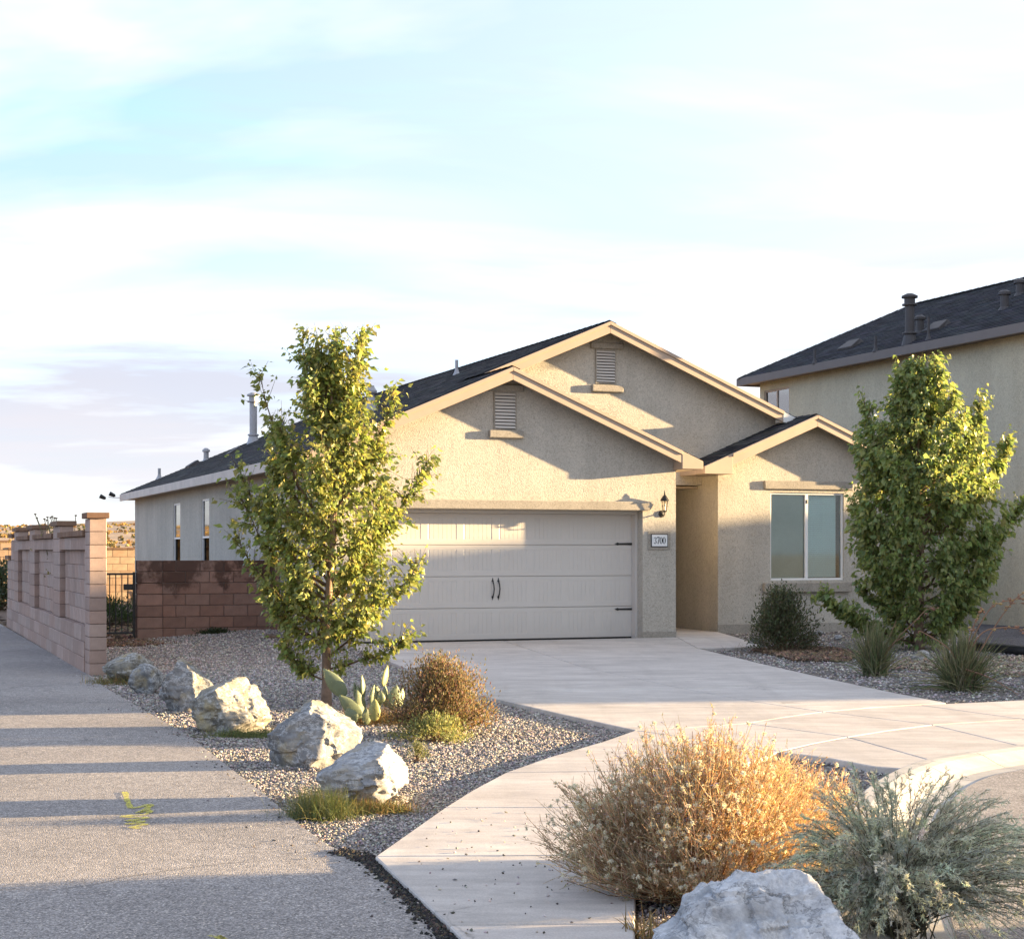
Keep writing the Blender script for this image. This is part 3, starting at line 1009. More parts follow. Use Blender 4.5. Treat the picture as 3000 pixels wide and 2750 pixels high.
def wall_cells(a0, a1, w0, w1, holes, axis, p0, p1):
    """rectangular wall with rectangular openings as one mesh of cells"""
    xs = sorted({a0, a1, *[h[0] for h in holes], *[h[1] for h in holes]})
    ws = sorted({w0, w1, *[h[2] for h in holes], *[h[3] for h in holes]})
    m = MB()
    for i in range(len(xs) - 1):
        for j in range(len(ws) - 1):
            cx, cw = (xs[i] + xs[i + 1]) / 2, (ws[j] + ws[j + 1]) / 2
            if any(h[0] < cx < h[1] and h[2] < cw < h[3] for h in holes):
                continue
            if axis == 'y':
                m.box(xs[i], xs[i + 1], p0, p1, ws[j], ws[j + 1])
            else:
                m.box(p0, p1, xs[i], xs[i + 1], ws[j], ws[j + 1])
    me = m.mesh('wall', fix=False)
    bm = bmesh.new(); bm.from_mesh(me)
    bmesh.ops.remove_doubles(bm, verts=bm.verts, dist=1e-5)
    # drop the internal faces two cells share
    seen = {}
    for fc in bm.faces:
        key = tuple(sorted(v.index for v in fc.verts))
        seen.setdefault(key, []).append(fc)
    bmesh.ops.delete(bm, geom=[fc for fs in seen.values() if len(fs) > 1 for fc in fs], context='FACES')
    bm.to_mesh(me); bm.free()
    return me


def roof_w(u):       # roof top line of the garage gable
    return WG - PITCH * abs(u - UG)


def main_w(u):
    return WA - PITCH * abs(u - UA)


def wing_w(u):
    return WW - (WW - WE) / (UWE - UWR) * abs(u - UWR)


RT = 0.10
# garage front wall with the door opening
DR, DL, DH, REC = -0.615, -5.585, 2.145, 0.36
MB().prism([(-6.115, -0.1), (DL, -0.1), (DL, DH), (DR, DH), (DR, -0.1), (0, -0.1), (0, roof_w(0) - RT), (UG, WG - RT), (-6.115, roof_w(-6.115) - RT)], 'y', 0, 0.36).build('garage_wall', M['stucco'], house)
# main gable wall above the porch
MB().prism([(-3.0, 3.9), (0.0, 2.68), (1.55, 2.68), (1.55, 3.0), (3.25, 3.75), (3.25, main_w(3.25) - RT), (UA, WA - RT), (-2.9, main_w(-2.9) - RT)], 'y', VM, VM + 0.15).build('gable_wall', M['stucco'], house)
# window wing front
wx0, wx1, wz0, wz1 = 2.615, 4.16, 0.945, 2.545
link('wing_wall', wall_cells(1.546, 5.25, -0.1, 2.75, [(wx0, wx1, wz0, wz1)], 'y', VW, VW + 0.15), M['stucco'], house)
MB().prism([(1.546, 2.75), (5.25, 2.75), (5.25, wing_w(5.25) - RT), (UWR, WW - RT), (1.546, wing_w(1.546) - RT)], 'y', VW, VW + 0.15).build('wing_gable', M['stucco'], house)
# side walls
sidew = [(9.40, 10.26, 0.97, 2.57), (12.95, 13.89, 0.97, 2.57)]
link('side_wall', wall_cells(0.36, 19.95, -0.1, roof_w(-6.115) - RT - 0.02, sidew, 'x', -6.115, -5.965), M['stucco'], house)
MB().box(-0.15, 0.0, 0.36, 6.6, -0.1, 2.95).build('porch_side_wall', M['stucco'], house)
MB().box(1.546, 1.70, VW + 0.15, 6.6, -0.1, 2.95).build('porch_side_wall', M['stucco'], house)
MB().box(0.0, 1.546, 6.6, 6.75, -0.1, 2.95).build('porch_back_wall', M['stucco'], house)
MB().box(0.0, 1.546, VM + 0.15, 6.6, 2.62, 2.66).build('porch_ceiling', M['soffit'], house)
MB().box(5.10, 5.25, VW + 0.15, 19.95, -0.1, 3.0).build('side_wall', M['stucco'], house)
MB().prism([(-6.115, -0.1), (5.25, -0.1), (5.25, main_w(5.25) - RT), (UA, WA - RT), (-6.115, main_w(-6.115) - RT)], 'y', 19.95, 20.1).build('back_wall', M['stucco'], house)
ed = box_obj('entry_door', M['fascia_nb'], house, (0.30, 1.22, 6.55, 6.59, 0.035, 2.08), 0.005)
box_obj('handle', M['metal_pipe'], ed, (0.36, 0.40, 6.5, 6.55, 0.95, 1.12), 0.006)
# plinth screed line at the foot of the walls
for b in ((DR, 0.004, -0.018, 0.0, -0.1, 0.13), (-6.13, DL, -0.018, 0.0, -0.1, 0.13), (1.53, 5.26, VW - 0.018, VW, -0.1, 0.16), (-6.133, -6.115, 0.0, 19.95, -0.1, 0.20)):
    box_obj('plinth', M['stucco_pop'], house, b, 0.004)


# ---- roof
roof = MB()


def slope_prism(m, q, t):
    """roof board: quad q (eave a, eave b, ridge b, ridge a) thickened downwards"""
    q = [Vector(p) for p in q]
    m.hexa([p - Vector((0, 0, t)) for p in q] + q)


def shingle_geo(q, expo=0.142, tab=0.30, cols=None, lift=0.004):
    q = [np.array(p, float) for p in q]
    e0, e1, r1, r0 = q
    L = max(np.linalg.norm(e1 - e0), np.linalg.norm(r1 - r0)); H = max(np.linalg.norm(r0 - e0), np.linalg.norm(r1 - e1))
    n = unit(np.cross(e1 - e0, (r0 + r1) / 2 - (e0 + e1) / 2))
    if n[2] < 0: n = -n
    rows = max(1, int(H / expo)); ncol = max(1, int(L / tab))
    vs, fs, cs = [], [], []
    b = 0
    for r in range(rows):
        t0, t1 = r / rows, min(1.0, (r + 1.12) / rows)
        cuts = np.linspace(0, 1, ncol + 1); cuts[1:-1] += rng.uniform(-0.35, 0.35, ncol - 1) / ncol
        if r % 2: cuts[1:-1] = np.clip(cuts[1:-1] + 0.45 / ncol, 0.001, 0.999)
        hts = rng.uniform(0.6, 1.7, ncol) * lift
        cc = lerp_cols(cols, ncol, 0.16)
        for k in range(ncol):
            s0, s1 = cuts[k], cuts[k + 1]
            def pt(s, t): return (e0 * (1 - s) + e1 * s) * (1 - t) + (r0 * (1 - s) + r1 * s) * t
            h = n * (hts[k] + 0.006)
            a, c_, d, e = pt(s0, t0) + h, pt(s1, t0) + h, pt(s1, t1) + n * 0.002, pt(s0, t1) + n * 0.002
            vs += [a, c_, d, e, pt(s0, t0), pt(s1, t0)]
            fs += [(b, b + 1, b + 2, b + 3), (b + 4, b + 5, b + 1, b)]
            cs += [cc[k], cc[k]]
            b += 6
    return np.array(vs), np.array(fs), np.array(cs)


DARK = [(0.034, 0.035, 0.038), (0.048, 0.047, 0.048), (0.025, 0.026, 0.029), (0.062, 0.060, 0.058)]
VF = VM - OV
VG0 = -OV
quads = [
    [(UL, VG0, WE), (UL, VF, WE), (UG, VF, WG), (UG, VG0, WG)],                                   # garage left
    [(UL, VF, WE), (UL, VB, WE), (UA, VB, WA), (UA, VF, WA)],                                     # main left
    [(0.335, VM + 0.1, WE), (0.335, VG0, WE), (UG, VG0, WG), (UG, VM + 0.1, WG)],                 # garage right
    [(UWE, VB, WE), (UWE, VF + 1.6, WE), (UA, VF + 1.6, WA), (UA, VB, WA)],                       # main right
    [(3.36, VF + 1.6, main_w(3.36)), (3.36, VF, main_w(3.36)), (UA, VF, WA), (UA, VF + 1.6, WA)],  # main right, forward part
    [(UWL, VW - OV, WE), (UWL, 2.9, WE), (UWR, 2.9, WW), (UWR, VW - OV, WW)],                     # wing left
    [(UWE, VF + 1.6, WE), (UWE, VW - OV, WE), (UWR, VW - OV, WW), (UWR, VF + 1.6, WW)],           # wing right
]
quads[5] = [quads[5][1], quads[5][0], quads[5][3], quads[5][2]]
for q in quads:
    slope_prism(roof, [q[0], q[1], q[2], q[3]], 0.05)
roof_o = roof.build('roof', M['deck'], house)
geo = [shingle_geo([tuple(np.array(p) + [0, 0, 0.001]) for p in q], cols=DARK) for q in quads]
# ridge caps
def ridge_caps(a, b, n, cols, w=0.15, drop=0.06):
    a, b = np.array(a, float), np.array(b, float)
    vs, fs, cs = [], [], []
    side = unit(np.cross(b - a, [0, 0, 1]))
    for i in range(n):
        p, q = a + (b - a) * i / n, a + (b - a) * min(1, (i + 1.15) / n)
        z0, z1 = np.array([0, 0, 0.022]), np.array([0, 0, 0.012])
        k = len(vs)
        vs += [p + z0, q + z1, p + side * w - [0, 0, drop] + z0, q + side * w - [0, 0, drop] + z1, p - side * w - [0, 0, drop] + z0, q - side * w - [0, 0, drop] + z1]
        fs += [(k, k + 1, k + 3, k + 2), (k, k + 4, k + 5, k + 1)]
        c_ = lerp_cols(cols, 1, 0.15)[0]
        cs += [c_, c_]
    return np.array(vs), np.array(fs), np.array(cs)


geo += [ridge_caps((UA, VF, WA), (UA, VB, WA), 70, DARK), ridge_caps((UG, VG0, WG), (UG, VM, WG), 9, DARK), ridge_caps((UWR, VW - OV, WW), (UWR, VF + 1.5, WW), 9, DARK)]
v, f, c = join_geo(geo)
tag(link('shingles', np_mesh('shingles', v, f, c), M['shingle'], roof_o), 'dark charcoal asphalt shingles', kind='stuff')


def rake(parent, name, a, b, v, drop=0.205, t=0.045, mat='fascia'):
    """sloping rake board from (u,w) a to b in the plane v; vertical ends, with a drip trim above"""
    z = 0.012
    o = MB().prism([(a[0], a[1] - z - 0.06), (b[0], b[1] - z - 0.06), (b[0], b[1] - z - drop), (a[0], a[1] - z - drop)], 'y', v, v + t).build(name, M[mat], parent, 0.003)
    MB().prism([(a[0], a[1] - z), (b[0], b[1] - z), (b[0], b[1] - z - 0.062), (a[0], a[1] - z - 0.062)], 'y', v - 0.022, v + t - 0.002).build('drip_trim', M[mat], o, 0.003)
    return o


rake(house, 'rake_board', (UL, WE), (UG - 0.002, WG), VG0 - 0.045)
rake(house, 'rake_board', (UG + 0.002, WG), (-0.05, roof_w(-0.05)), VG0 - 0.045)
rake(house, 'rake_board', (UG + 0.05, main_w(UG + 0.05)), (UA - 0.002, WA), VF - 0.045)
rake(house, 'rake_board', (UA + 0.002, WA), (3.06, main_w(3.06)), VF - 0.045)
rake(house, 'rake_board', (1.66, wing_w(1.66)), (UWR - 0.002, WW), VW - OV - 0.045)
rake(house, 'rake_board', (UWR + 0.002, WW), (UWE, WE), VW - OV - 0.045)


def eave_return(u0, u1, wf, v, flip):
    """boxed eave end: outline follows the roof on top, level below"""
    a, b = (u0, wf(u0) - 0.014), (u1, wf(u1) - 0.014)
    o = MB().prism([a, b, (u1, 2.845), (u0, 2.845)], 'y', v - 0.05, v + 0.30).build('eave_return', M['fascia'], house, 0.004)
    return o


eave_return(-0.05, 0.335, roof_w, VG0, False)
eave_return(UL, -6.0, roof_w, VG0, True)
eave_return(UWL, 1.66, wing_w, VW - OV, True)
eave_return(5.15, UWE, wing_w, VW - OV, False)
eave_return(2.28, 2.50, main_w, VF, False) if False else None
MB().prism([(3.05, main_w(3.05) - 0.22), (3.05, main_w(3.05) - 0.02), (3.37, main_w(3.37) - 0.02), (3.37, main_w(3.37) - 0.12)], 'y', VF - 0.05, VF + 0.25).build('eave_return', M['white_vinyl'], house, 0.003)
# level fascia boards and soffits along the eaves
box_obj('eave_fascia', M['fascia_side'], house, (UL - 0.03, UL + 0.012, VG0, VB, WE - 0.19, WE - 0.012))
box_obj('eave_fascia', M['fascia'], house, (0.31, 0.335, 0.05, VM, WE - 0.15, WE - 0.015))
box_obj('eave_fascia', M['fascia'], house, (UWL - 0.005, UWL + 0.03, VW - OV + 0.30, VM + 0.1, WE - 0.15, WE - 0.015))
box_obj('eave_fascia', M['fascia'], house, (UWE - 0.012, UWE + 0.03, VW, VB, WE - 0.19, WE - 0.012))
box_obj('soffit', M['soffit'], house, (UL + 0.012, -6.115, 0.05, VB, WE - 0.165, WE - 0.145))
box_obj('soffit', M['soffit'], house, (0.0, 0.31, 0.05, VM, WE - 0.155, WE - 0.138))
box_obj('soffit', M['soffit'], house, (UWL + 0.03, 1.546, VW + 0.04, VM + 0.1, WE - 0.155, WE - 0.138))


# ---- gable vents: lintel, louvred grille, sill
def gable_vent(u0, u1, w0, w1, v, lint, sill):
    fr = MB()
    fr.box(u0 - 0.02, u0, v - 0.03, v, w0, w1).box(u1, u1 + 0.02, v - 0.03, v, w0, w1).box(u0 - 0.02, u1 + 0.02, v - 0.03, v, w1, w1 + 0.02).box(u0 - 0.02, u1 + 0.02, v - 0.03, v, w0 - 0.02, w0)
    o = fr.build('gable_vent', M['stucco_pop'], house)
    box_obj('backing', M['room'], o, (u0, u1, v - 0.004, v - 0.001, w0, w1), 0)
    n = 11
    h = (w1 - w0) / n
    me = MB().hexa([(u0, -0.028, 0.012), (u1, -0.028, 0.012), (u1, -0.004, h * 0.92), (u0, -0.004, h * 0.92), (u0, -0.034, 0.016), (u1, -0.034, 0.016), (u1, -0.010, h * 0.96), (u0, -0.010, h * 0.96)]).mesh('slat')
    for k in range(n):
        link('slat', me, M['door'], o, (0, v, w0 + k * h))
    box_obj('lintel', M['stucco_pop'], house, (*lint[:2], v - 0.05, v, *lint[2:]), 0.012)
    box_obj('sill', M['stucco_pop'], house, (*sill[:2], v - 0.075, v, *sill[2:]), 0.012)


gable_vent(-3.25, -2.90, 3.45, 4.035, 0.0, (-3.36, -2.76, 4.06, 4.17), (-3.36, -2.77, 3.305, 3.425))
gable_vent(-0.565, -0.205, 4.485, 5.06, VM, (-0.68, -0.04, 5.09, 5.20), (-0.665, -0.06, 4.32, 4.445))

# ---- garage door
MB().prism([(-5.72, 2.15), (-5.66, 2.30), (-0.50, 2.30), (-0.44, 2.27), (-0.50, 2.17), (-0.56, 2.15)], 'y', -0.085, 0.0).build('door_lintel', M['stucco_pop'], house, 0.012)
gd = MB().box(DL + 0.02, DR - 0.02, REC + 0.045, REC + 0.06, 0.03, DH + 0.02).build('garage_door', M['door'], house)
box_obj('door_frame', M['door'], house, (DR - 0.035, DR, REC - 0.16, REC + 0.02, 0.0, DH), 0.003)
box_obj('door_frame', M['door'], house, (DL, DL + 0.035, REC - 0.16, REC + 0.02, 0.0, DH), 0.003)
box_obj('door_frame', M['door'], house, (DL + 0.035, DR - 0.035, REC - 0.16, REC + 0.02, DH - 0.05, DH), 0.003)
SEC = 4
sx0, sx1 = DL + 0.037, DR - 0.037
sh = (DH - 0.05 - 0.035) / SEC
pitch = (sx1 - sx0) / 8.0
pw = pitch * 0.80
ph = sh * 0.70
prof_u, nb = [], 6
prof_u += [(0.0, 0.0), (0.010, 0.006)]
for k in range(nb):
    a = 0.02 + (pw - 0.04) * k / nb
    b = 0.02 + (pw - 0.04) * (k + 1) / nb
    prof_u += [(a + 0.004, 0.0015), (b - 0.003, 0.0015), (b, 0.005)]
prof_u += [(pw - 0.010, 0.006), (pw, 0.0)]
pv, pf = [], []
for (uu, dv) in prof_u:
    pv += [(uu, -0.002, 0.0), (uu, dv - 0.002, 0.014), (uu, dv - 0.002, ph - 0.014), (uu, -0.002, ph)]
for k in range(len(prof_u) - 1):
    for j in range(3):
        pf.append((k * 4 + j, (k + 1) * 4 + j, (k + 1) * 4 + j + 1, k * 4 + j + 1))
panel_me = MB().add(pv, pf).mesh('panel', fix=False)
for r in range(SEC):
    z0 = 0.035 + r * sh
    cells = [(sx0 + (k + 0.1) * pitch, sx0 + (k + 0.1) * pitch + pw, z0 + sh * 0.16, z0 + sh * 0.16 + ph) for k in range(8)]
    me = wall_cells(sx0, sx1, z0 + 0.004, z0 + sh - 0.004, cells, 'y', REC, REC + 0.04)
    so = link('door_section', me, M['door'], gd)
    for cc in cells:
        link('panel', panel_me, M['door'], so, (cc[0], REC + 0.002, cc[2]))
box_obj('bottom_seal', M['iron'], gd, (sx0, sx1, REC + 0.005, REC + 0.04, 0.012, 0.034), 0)
for s, uu in ((-1, -3.155), (1, -3.055)):
    hz = 0.86
    h = MB()
    h.tube([(uu, REC - 0.012, hz - 0.13), (uu + 0.012 * s * 0 + 0.006, REC - 0.045, hz - 0.07), (uu + 0.012, REC - 0.05, hz), (uu + 0.006, REC - 0.045, hz + 0.07), (uu, REC - 0.012, hz + 0.13)], [0.012, 0.010, 0.011, 0.010, 0.012], 8)
    h.add([(uu - 0.022, REC - 0.006, hz + 0.12), (uu, REC - 0.006, hz + 0.19), (uu + 0.022, REC - 0.006, hz + 0.12), (uu, REC - 0.016, hz + 0.12)], [(0, 2, 1), (0, 1, 3), (1, 2, 3), (0, 3, 2)])
    h.add([(uu - 0.022, REC - 0.006, hz - 0.12), (uu, REC - 0.006, hz - 0.19), (uu + 0.022, REC - 0.006, hz - 0.12), (uu, REC - 0.016, hz - 0.12)], [(0, 1, 2), (0, 3, 1), (1, 3, 2), (0, 2, 3)])
    h.build('door_handle', M['iron'], gd)
for zc in (0.50, 1.60):
    for s, uu in ((1, sx1 + 0.01), (-1, sx0 - 0.01)):
        q = [(uu, zc - 0.018), (uu - s * 0.25, zc - 0.013), (uu - s * 0.27, zc - 0.024), (uu - s * 0.33, zc), (uu - s * 0.27, zc + 0.024), (uu - s * 0.25, zc + 0.013), (uu, zc + 0.018)]
        MB().prism(q, 'y', REC - 0.014, REC - 0.002).build('strap_hinge', M['iron'], gd, 0.002)

# ---- front window
win = MB()
fw = 0.035
vw = VW + 0.035
win.box(wx0, wx1, vw, vw + 0.07, wz1 - fw, wz1).box(wx0, wx1, vw, vw + 0.07, wz0, wz0 + fw).box(wx0, wx0 + fw, vw, vw + 0.07, wz0 + fw, wz1 - fw).box(wx1 - fw, wx1, vw, vw + 0.07, wz0 + fw, wz1 - fw)
wo_ = win.build('window', M['white_vinyl'], house)
xm = 3.388
box_obj('mullion', M['white_vinyl'], wo_, (xm - 0.03, xm + 0.03, vw - 0.004, vw + 0.06, wz0 + fw, wz1 - fw), 0.004)
box_obj('pane', M['glass'], wo_, (wx0 + fw, xm - 0.03, vw + 0.030, vw + 0.034, wz0 + fw, wz1 - fw), 0)
box_obj('pane', M['glass'], wo_, (xm + 0.03, wx1 - fw, vw + 0.030, vw + 0.034, wz0 + fw, wz1 - fw), 0)
box_obj('insect_screen', M['screen'], wo_, (wx0 + fw, xm - 0.03, vw + 0.060, vw + 0.062, wz0 + fw, wz1 - fw), 0)
box_obj('latch', M['iron'], wo_, (xm - 0.012, xm + 0.014, vw - 0.02, vw - 0.004, wz1 - 0.20, wz1 - 0.13), 0.003)
bl = MB()
for k in range(40):
    zc = wz0 + 0.05 + k * 0.0385
    bl.hexa([(xm + 0.03, vw + 0.10, zc), (wx1 - 0.09, vw + 0.10, zc), (wx1 - 0.09, vw + 0.116, zc + 0.036), (xm + 0.03, vw + 0.116, zc + 0.036),
             (xm + 0.03, vw + 0.098, zc + 0.001), (wx1 - 0.09, vw + 0.098, zc + 0.001), (wx1 - 0.09, vw + 0.114, zc + 0.037), (xm + 0.03, vw + 0.114, zc + 0.037)])
tag(bl.build('blind', M['blind'], wo_), kind='stuff')
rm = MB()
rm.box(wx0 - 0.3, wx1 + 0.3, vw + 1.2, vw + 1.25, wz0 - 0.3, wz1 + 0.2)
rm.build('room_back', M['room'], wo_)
MB().prism([(2.48, 2.60), (2.47, 2.755), (4.33, 2.755), (4.33, 2.60)], 'y', VW - 0.055, VW).build('lintel', M['stucco_pop'], house, 0.012)
box_obj('sill', M['stucco_pop'], house, (2.445, 4.285, VW - 0.10, VW, 0.72, 0.905), 0.014)
# side windows
for (a, b, z0, z1) in sidew:
    w_ = MB()
    x0, x1 = -6.10, -6.04
    w_.box(x0, x1, a, a + 0.04, z0, z1).box(x0, x1, b - 0.04, b, z0, z1).box(x0, x1, a + 0.04, b - 0.04, z1 - 0.04, z1).box(x0, x1, a + 0.04, b - 0.04, z0, z0 + 0.04)
    w_.box(x0, x1, a + 0.04, b - 0.04, 1.745, 1.785)
    o = w_.build('side_window', M['white_vinyl'], house)
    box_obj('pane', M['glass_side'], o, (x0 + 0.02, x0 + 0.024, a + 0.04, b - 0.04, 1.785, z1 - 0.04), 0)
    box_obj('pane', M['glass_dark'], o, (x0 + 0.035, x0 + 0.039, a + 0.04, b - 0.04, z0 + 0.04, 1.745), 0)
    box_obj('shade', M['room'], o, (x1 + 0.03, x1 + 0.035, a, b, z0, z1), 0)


# ---- roof pipes
def roof_pipe(parent, u, v, w, h, r, kind='pipe', mat='metal_pipe', lean=0.0):
    m = MB()
    if kind == 'pipe':
        m.lathe([(r * 2.6, -0.02), (r * 1.5, 0.05), (r * 1.05, 0.10), (r, 0.12), (r, h), (r * 0.8, h)], 12)
    elif kind == 'cap':
        m.lathe([(r * 1.6, -0.05), (r, 0.03), (r, h - 0.10), (r * 1.5, h - 0.10), (r * 1.5, h - 0.05), (r * 0.6, h)], 14)
    elif kind == 'flue':
        m.lathe([(r * 1.8, -0.08), (r * 1.15, 0.16), (r * 1.5, 0.17), (r * 1.5, 0.2), (r, 0.22), (r, h - 0.26), (r * 1.6, h - 0.25), (r * 1.6, h - 0.22), (r * 1.15, h - 0.21), (r * 1.15, h - 0.09), (r * 1.7, h - 0.09), (r * 1.7, h - 0.05), (r * 0.7, h)], 16)
    elif kind == 'flare':
        m.lathe([(r * 3.0, -0.20), (r * 1.8, 0.12), (r * 1.2, 0.25), (r, 0.3), (r, h - 0.16), (r * 1.7, h - 0.14), (r * 1.75, h - 0.10), (r * 1.0, h - 0.03), (r * 0.9, h)], 16)
    o = m.build('vent_pipe' if kind in ('pipe', 'cap') else 'flue_pipe', M[mat], parent, smooth=False, loc=(u, v, w))
    return o


def lw(u): return WE + PITCH * (u - UL)
roof_pipe(house, -1.7, 6.42, lw(-1.7), 0.29, 0.033)
roof_pipe(house, -3.9, 4.96, lw(-3.9), 0.50, 0.065, 'flare')
roof_pipe(house, -3.3, 18.28, lw(-3.3), 1.30, 0.10, 'flue')
roof_pipe(house, -2.9, 16.57, lw(-2.9), 0.28, 0.045)
roof_pipe(house, -3.7, 12.58, lw(-3.7), 0.20, 0.045)
roof_pipe(house, -4.3, 19.6, lw(-4.3), 0.32, 0.07, 'cap')
roof_pipe(house, -5.5, 19.9, lw(-5.5), 0.28, 0.04)


def low_vent(parent, u, v, w, slope, mat='metal_pipe_dark', sx=0.2, sy=0.25):
    o = MB().add([(-sx, -sy, -0.1), (sx, -sy, -0.1), (sx, sy, -0.1), (-sx, sy, -0.1), (-sx * 0.9, -sy, 0.06), (sx * 0.6, -sy * 0.8, 0.11), (sx * 0.6, sy * 0.8, 0.11), (-sx * 0.9, sy, 0.06)],
                 [(0, 3, 2, 1), (4, 5, 6, 7), (0, 1, 5, 4), (1, 2, 6, 5), (2, 3, 7, 6), (3, 0, 4, 7)]).build('roof_vent', M[mat], parent, 0.01, loc=(u, v, w))
    o.rotation_euler = (0, -math.atan(slope), 0)
    return o


low_vent(house, -4.75, 18.9, lw(-4.75), PITCH)
low_vent(house, -4.4, 15.2, lw(-4.4), PITCH)

# ---- things fixed to the house
lan = tag(empty('wall_lantern', UV(-0.265, 0.0, 2.10), TH), 'small dark metal lantern with clear glass beside the garage door', 'lantern')
MB().lathe([(0.001, 0.0), (0.06, 0.0), (0.05, 0.02), (0.001, 0.03)], 14).build('back_plate', M['iron'], lan).rotation_euler = (math.radians(90), 0, 0)
MB().tube([(0, -0.02, 0.0), (0, -0.06, -0.03), (0, -0.11, -0.02), (0, -0.12, 0.03)], 0.009, 8).build('arm', M['iron'], lan)
cg = MB(); cg.lathe([(0.03, 0.03), (0.042, 0.05), (0.03, 0.055)], 8, (0, -0.12, 0)); cg.build('cage_base', M['iron'], lan)
MB().lathe([(0.033, 0.055), (0.055, 0.215)], 6, (0, -0.12, 0)).build('glass_shade', M['lamp_glass'], lan)
for k in range(6):
    a = 2 * math.pi * k / 6
    MB().tube([(0.035 * math.cos(a), -0.12 + 0.035 * math.sin(a), 0.05), (0.058 * math.cos(a), -0.12 + 0.058 * math.sin(a), 0.22)], 0.004, 5).build('cage_bar', M['iron'], lan)
MB().lathe([(0.075, 0.215), (0.078, 0.225), (0.03, 0.30), (0.012, 0.32), (0.014, 0.34), (0.003, 0.40)], 12, (0, -0.12, 0)).build('roof_cap', M['iron'], lan)
MB().lathe([(0.011, 0.05), (0.011, 0.12), (0.02, 0.15), (0.004, 0.18)], 8, (0, -0.12, 0)).build('bulb', M['white'], lan)

# house number plate
sg = tag(empty('house_number_sign', UV(-0.315, -0.001, 1.655), TH), 'white house number plate reading 3700 with a black border', 'sign')
box_obj('mount', M['stucco_pop'], sg, (-0.21, 0.21, -0.012, 0.0, -0.155, 0.155), 0.005)
box_obj('border', M['iron'], sg, (-0.156, 0.156, -0.024, -0.0125, -0.110, 0.110), 0.003)
box_obj('plate', M['white'], sg, (-0.142, 0.142, -0.027, -0.0245, -0.096, 0.096), 0)


def digit(ch, x, w, h):
    m = MB()
    y = -0.0285

    def strip(pts):     # pts: (x,z,halfwidth)
        k = len(pts)
        q = np.array([p[:2] for p in pts]); t = unit(np.gradient(q, axis=0)); nn = np.column_stack([-t[:, 1], t[:, 0]])
        hw = np.array([p[2] for p in pts])[:, None]
        L, R = q + nn * hw, q - nn * hw
        m.add([(a, y, b) for a, b in L] + [(a, y, b) for a, b in R], [(i, i + 1, k + i + 1, k + i) for i in range(k - 1)])
    if ch == '0':
        strip([(x + w / 2 * 0.72 * math.cos(a), h / 2 * 0.93 * math.sin(a), 0.0022 + 0.0062 * abs(math.cos(a)) ** 1.5) for a in np.linspace(0, 2 * math.pi, 33)])
    elif ch == '7':
        strip([(x - w * 0.40, h * 0.30, 0.003), (x - w * 0.36, h * 0.42, 0.006), (x - w * 0.2, h * 0.44, 0.0085), (x + w * 0.42, h * 0.44, 0.0075)])
        strip([(x + w * 0.40, h * 0.44, 0.003), (x + w * 0.12, h * 0.05, 0.006), (x - w * 0.06, -h * 0.48, 0.0085)])
    elif ch == '3':
        strip([(x - w * 0.34, h * 0.30, 0.006), (x - w * 0.2, h * 0.43, 0.0035), (x + w * 0.04, h * 0.45, 0.003), (x + w * 0.24, h * 0.34, 0.007), (x + w * 0.24, h * 0.18, 0.007), (x + w * 0.02, h * 0.03, 0.003), (x - w * 0.10, h * 0.02, 0.003)])
        strip([(x - w * 0.02, h * 0.02, 0.003), (x + w * 0.24, -h * 0.08, 0.006), (x + w * 0.30, -h * 0.22, 0.0085), (x + w * 0.2, -h * 0.39, 0.006), (x - w * 0.06, -h * 0.47, 0.0035), (x - w * 0.26, -h * 0.42, 0.005), (x - w * 0.34, -h * 0.30, 0.0075)])
    return m.build('numeral', M['iron'], sg, fix=False)


for ch, xx in zip('3700', (-0.082, -0.028, 0.027, 0.083)):
    digit(ch, xx, 0.058, 0.118)

# floodlight at the far eave corner
fl = tag(empty('eave_floodlight', UV(UL - 0.03, VB - 0.05, WE - 0.07), TH), 'small black twin spotlight on the far left eave corner', 'floodlight')
MB().tube([(0.02, 0, -0.03), (-0.16, 0, -0.03), (-0.30, 0, -0.01)], 0.012, 6).build('arm', M['pvc'], fl)
for s in (0, 1):
    h = MB(); h.lathe([(0.02, -0.09), (0.045, -0.06), (0.06, 0.07), (0.055, 0.08), (0.01, 0.085)], 10)
    o = h.build('lamp_head', M['iron'], fl, loc=(-0.20 - 0.25 * s, 0.02, 0.05 - 0.07 * s))
    o.rotation_euler = (0, math.radians(-65), 0)

# gas meter and electric box by the left wall
gm = tag(empty('gas_meter', UV(-6.30, 3.9, 0.10), TH), 'grey gas meter with pipes against the left house wall', 'meter')
MB().lathe([(0.02, 0.30), (0.11, 0.32), (0.12, 0.40), (0.12, 0.52), (0.09, 0.58), (0.02, 0.60)], 14).build('meter_body', M['meter'], gm)
MB().tube([(-0.02, 0.30, -0.02), (-0.02, 0.30, 0.70), (-0.02, 0.05, 0.72), (-0.02, 0.03, 0.58)], 0.02, 8).build('riser_pipe', M['pvc'], gm)
MB().tube([(0.02, -0.06, 0.50), (0.02, -0.28, 0.50), (0.02, -0.30, -0.02)], 0.02, 8).build('riser_pipe', M['pvc'], gm)
MB().lathe([(0.03, 0.66), (0.075, 0.68), (0.075, 0.72), (0.03, 0.74)], 12, (-0.02, 0.16, 0)).build('regulator', M['meter'], gm)
eb = tag(empty('electric_box', UV(-6.16, 5.05, 1.0), TH), 'white electric meter box and conduit on the left house wall', 'meter')
box_obj('cabinet', M['pvc'], eb, (-0.07, 0.04, -0.16, 0.16, 0.0, 0.52), 0.012)
MB().tube([(-0.02, 0.0, -1.0), (-0.02, 0.0, 0.0)], 0.026, 8).build('conduit', M['pvc'], eb)
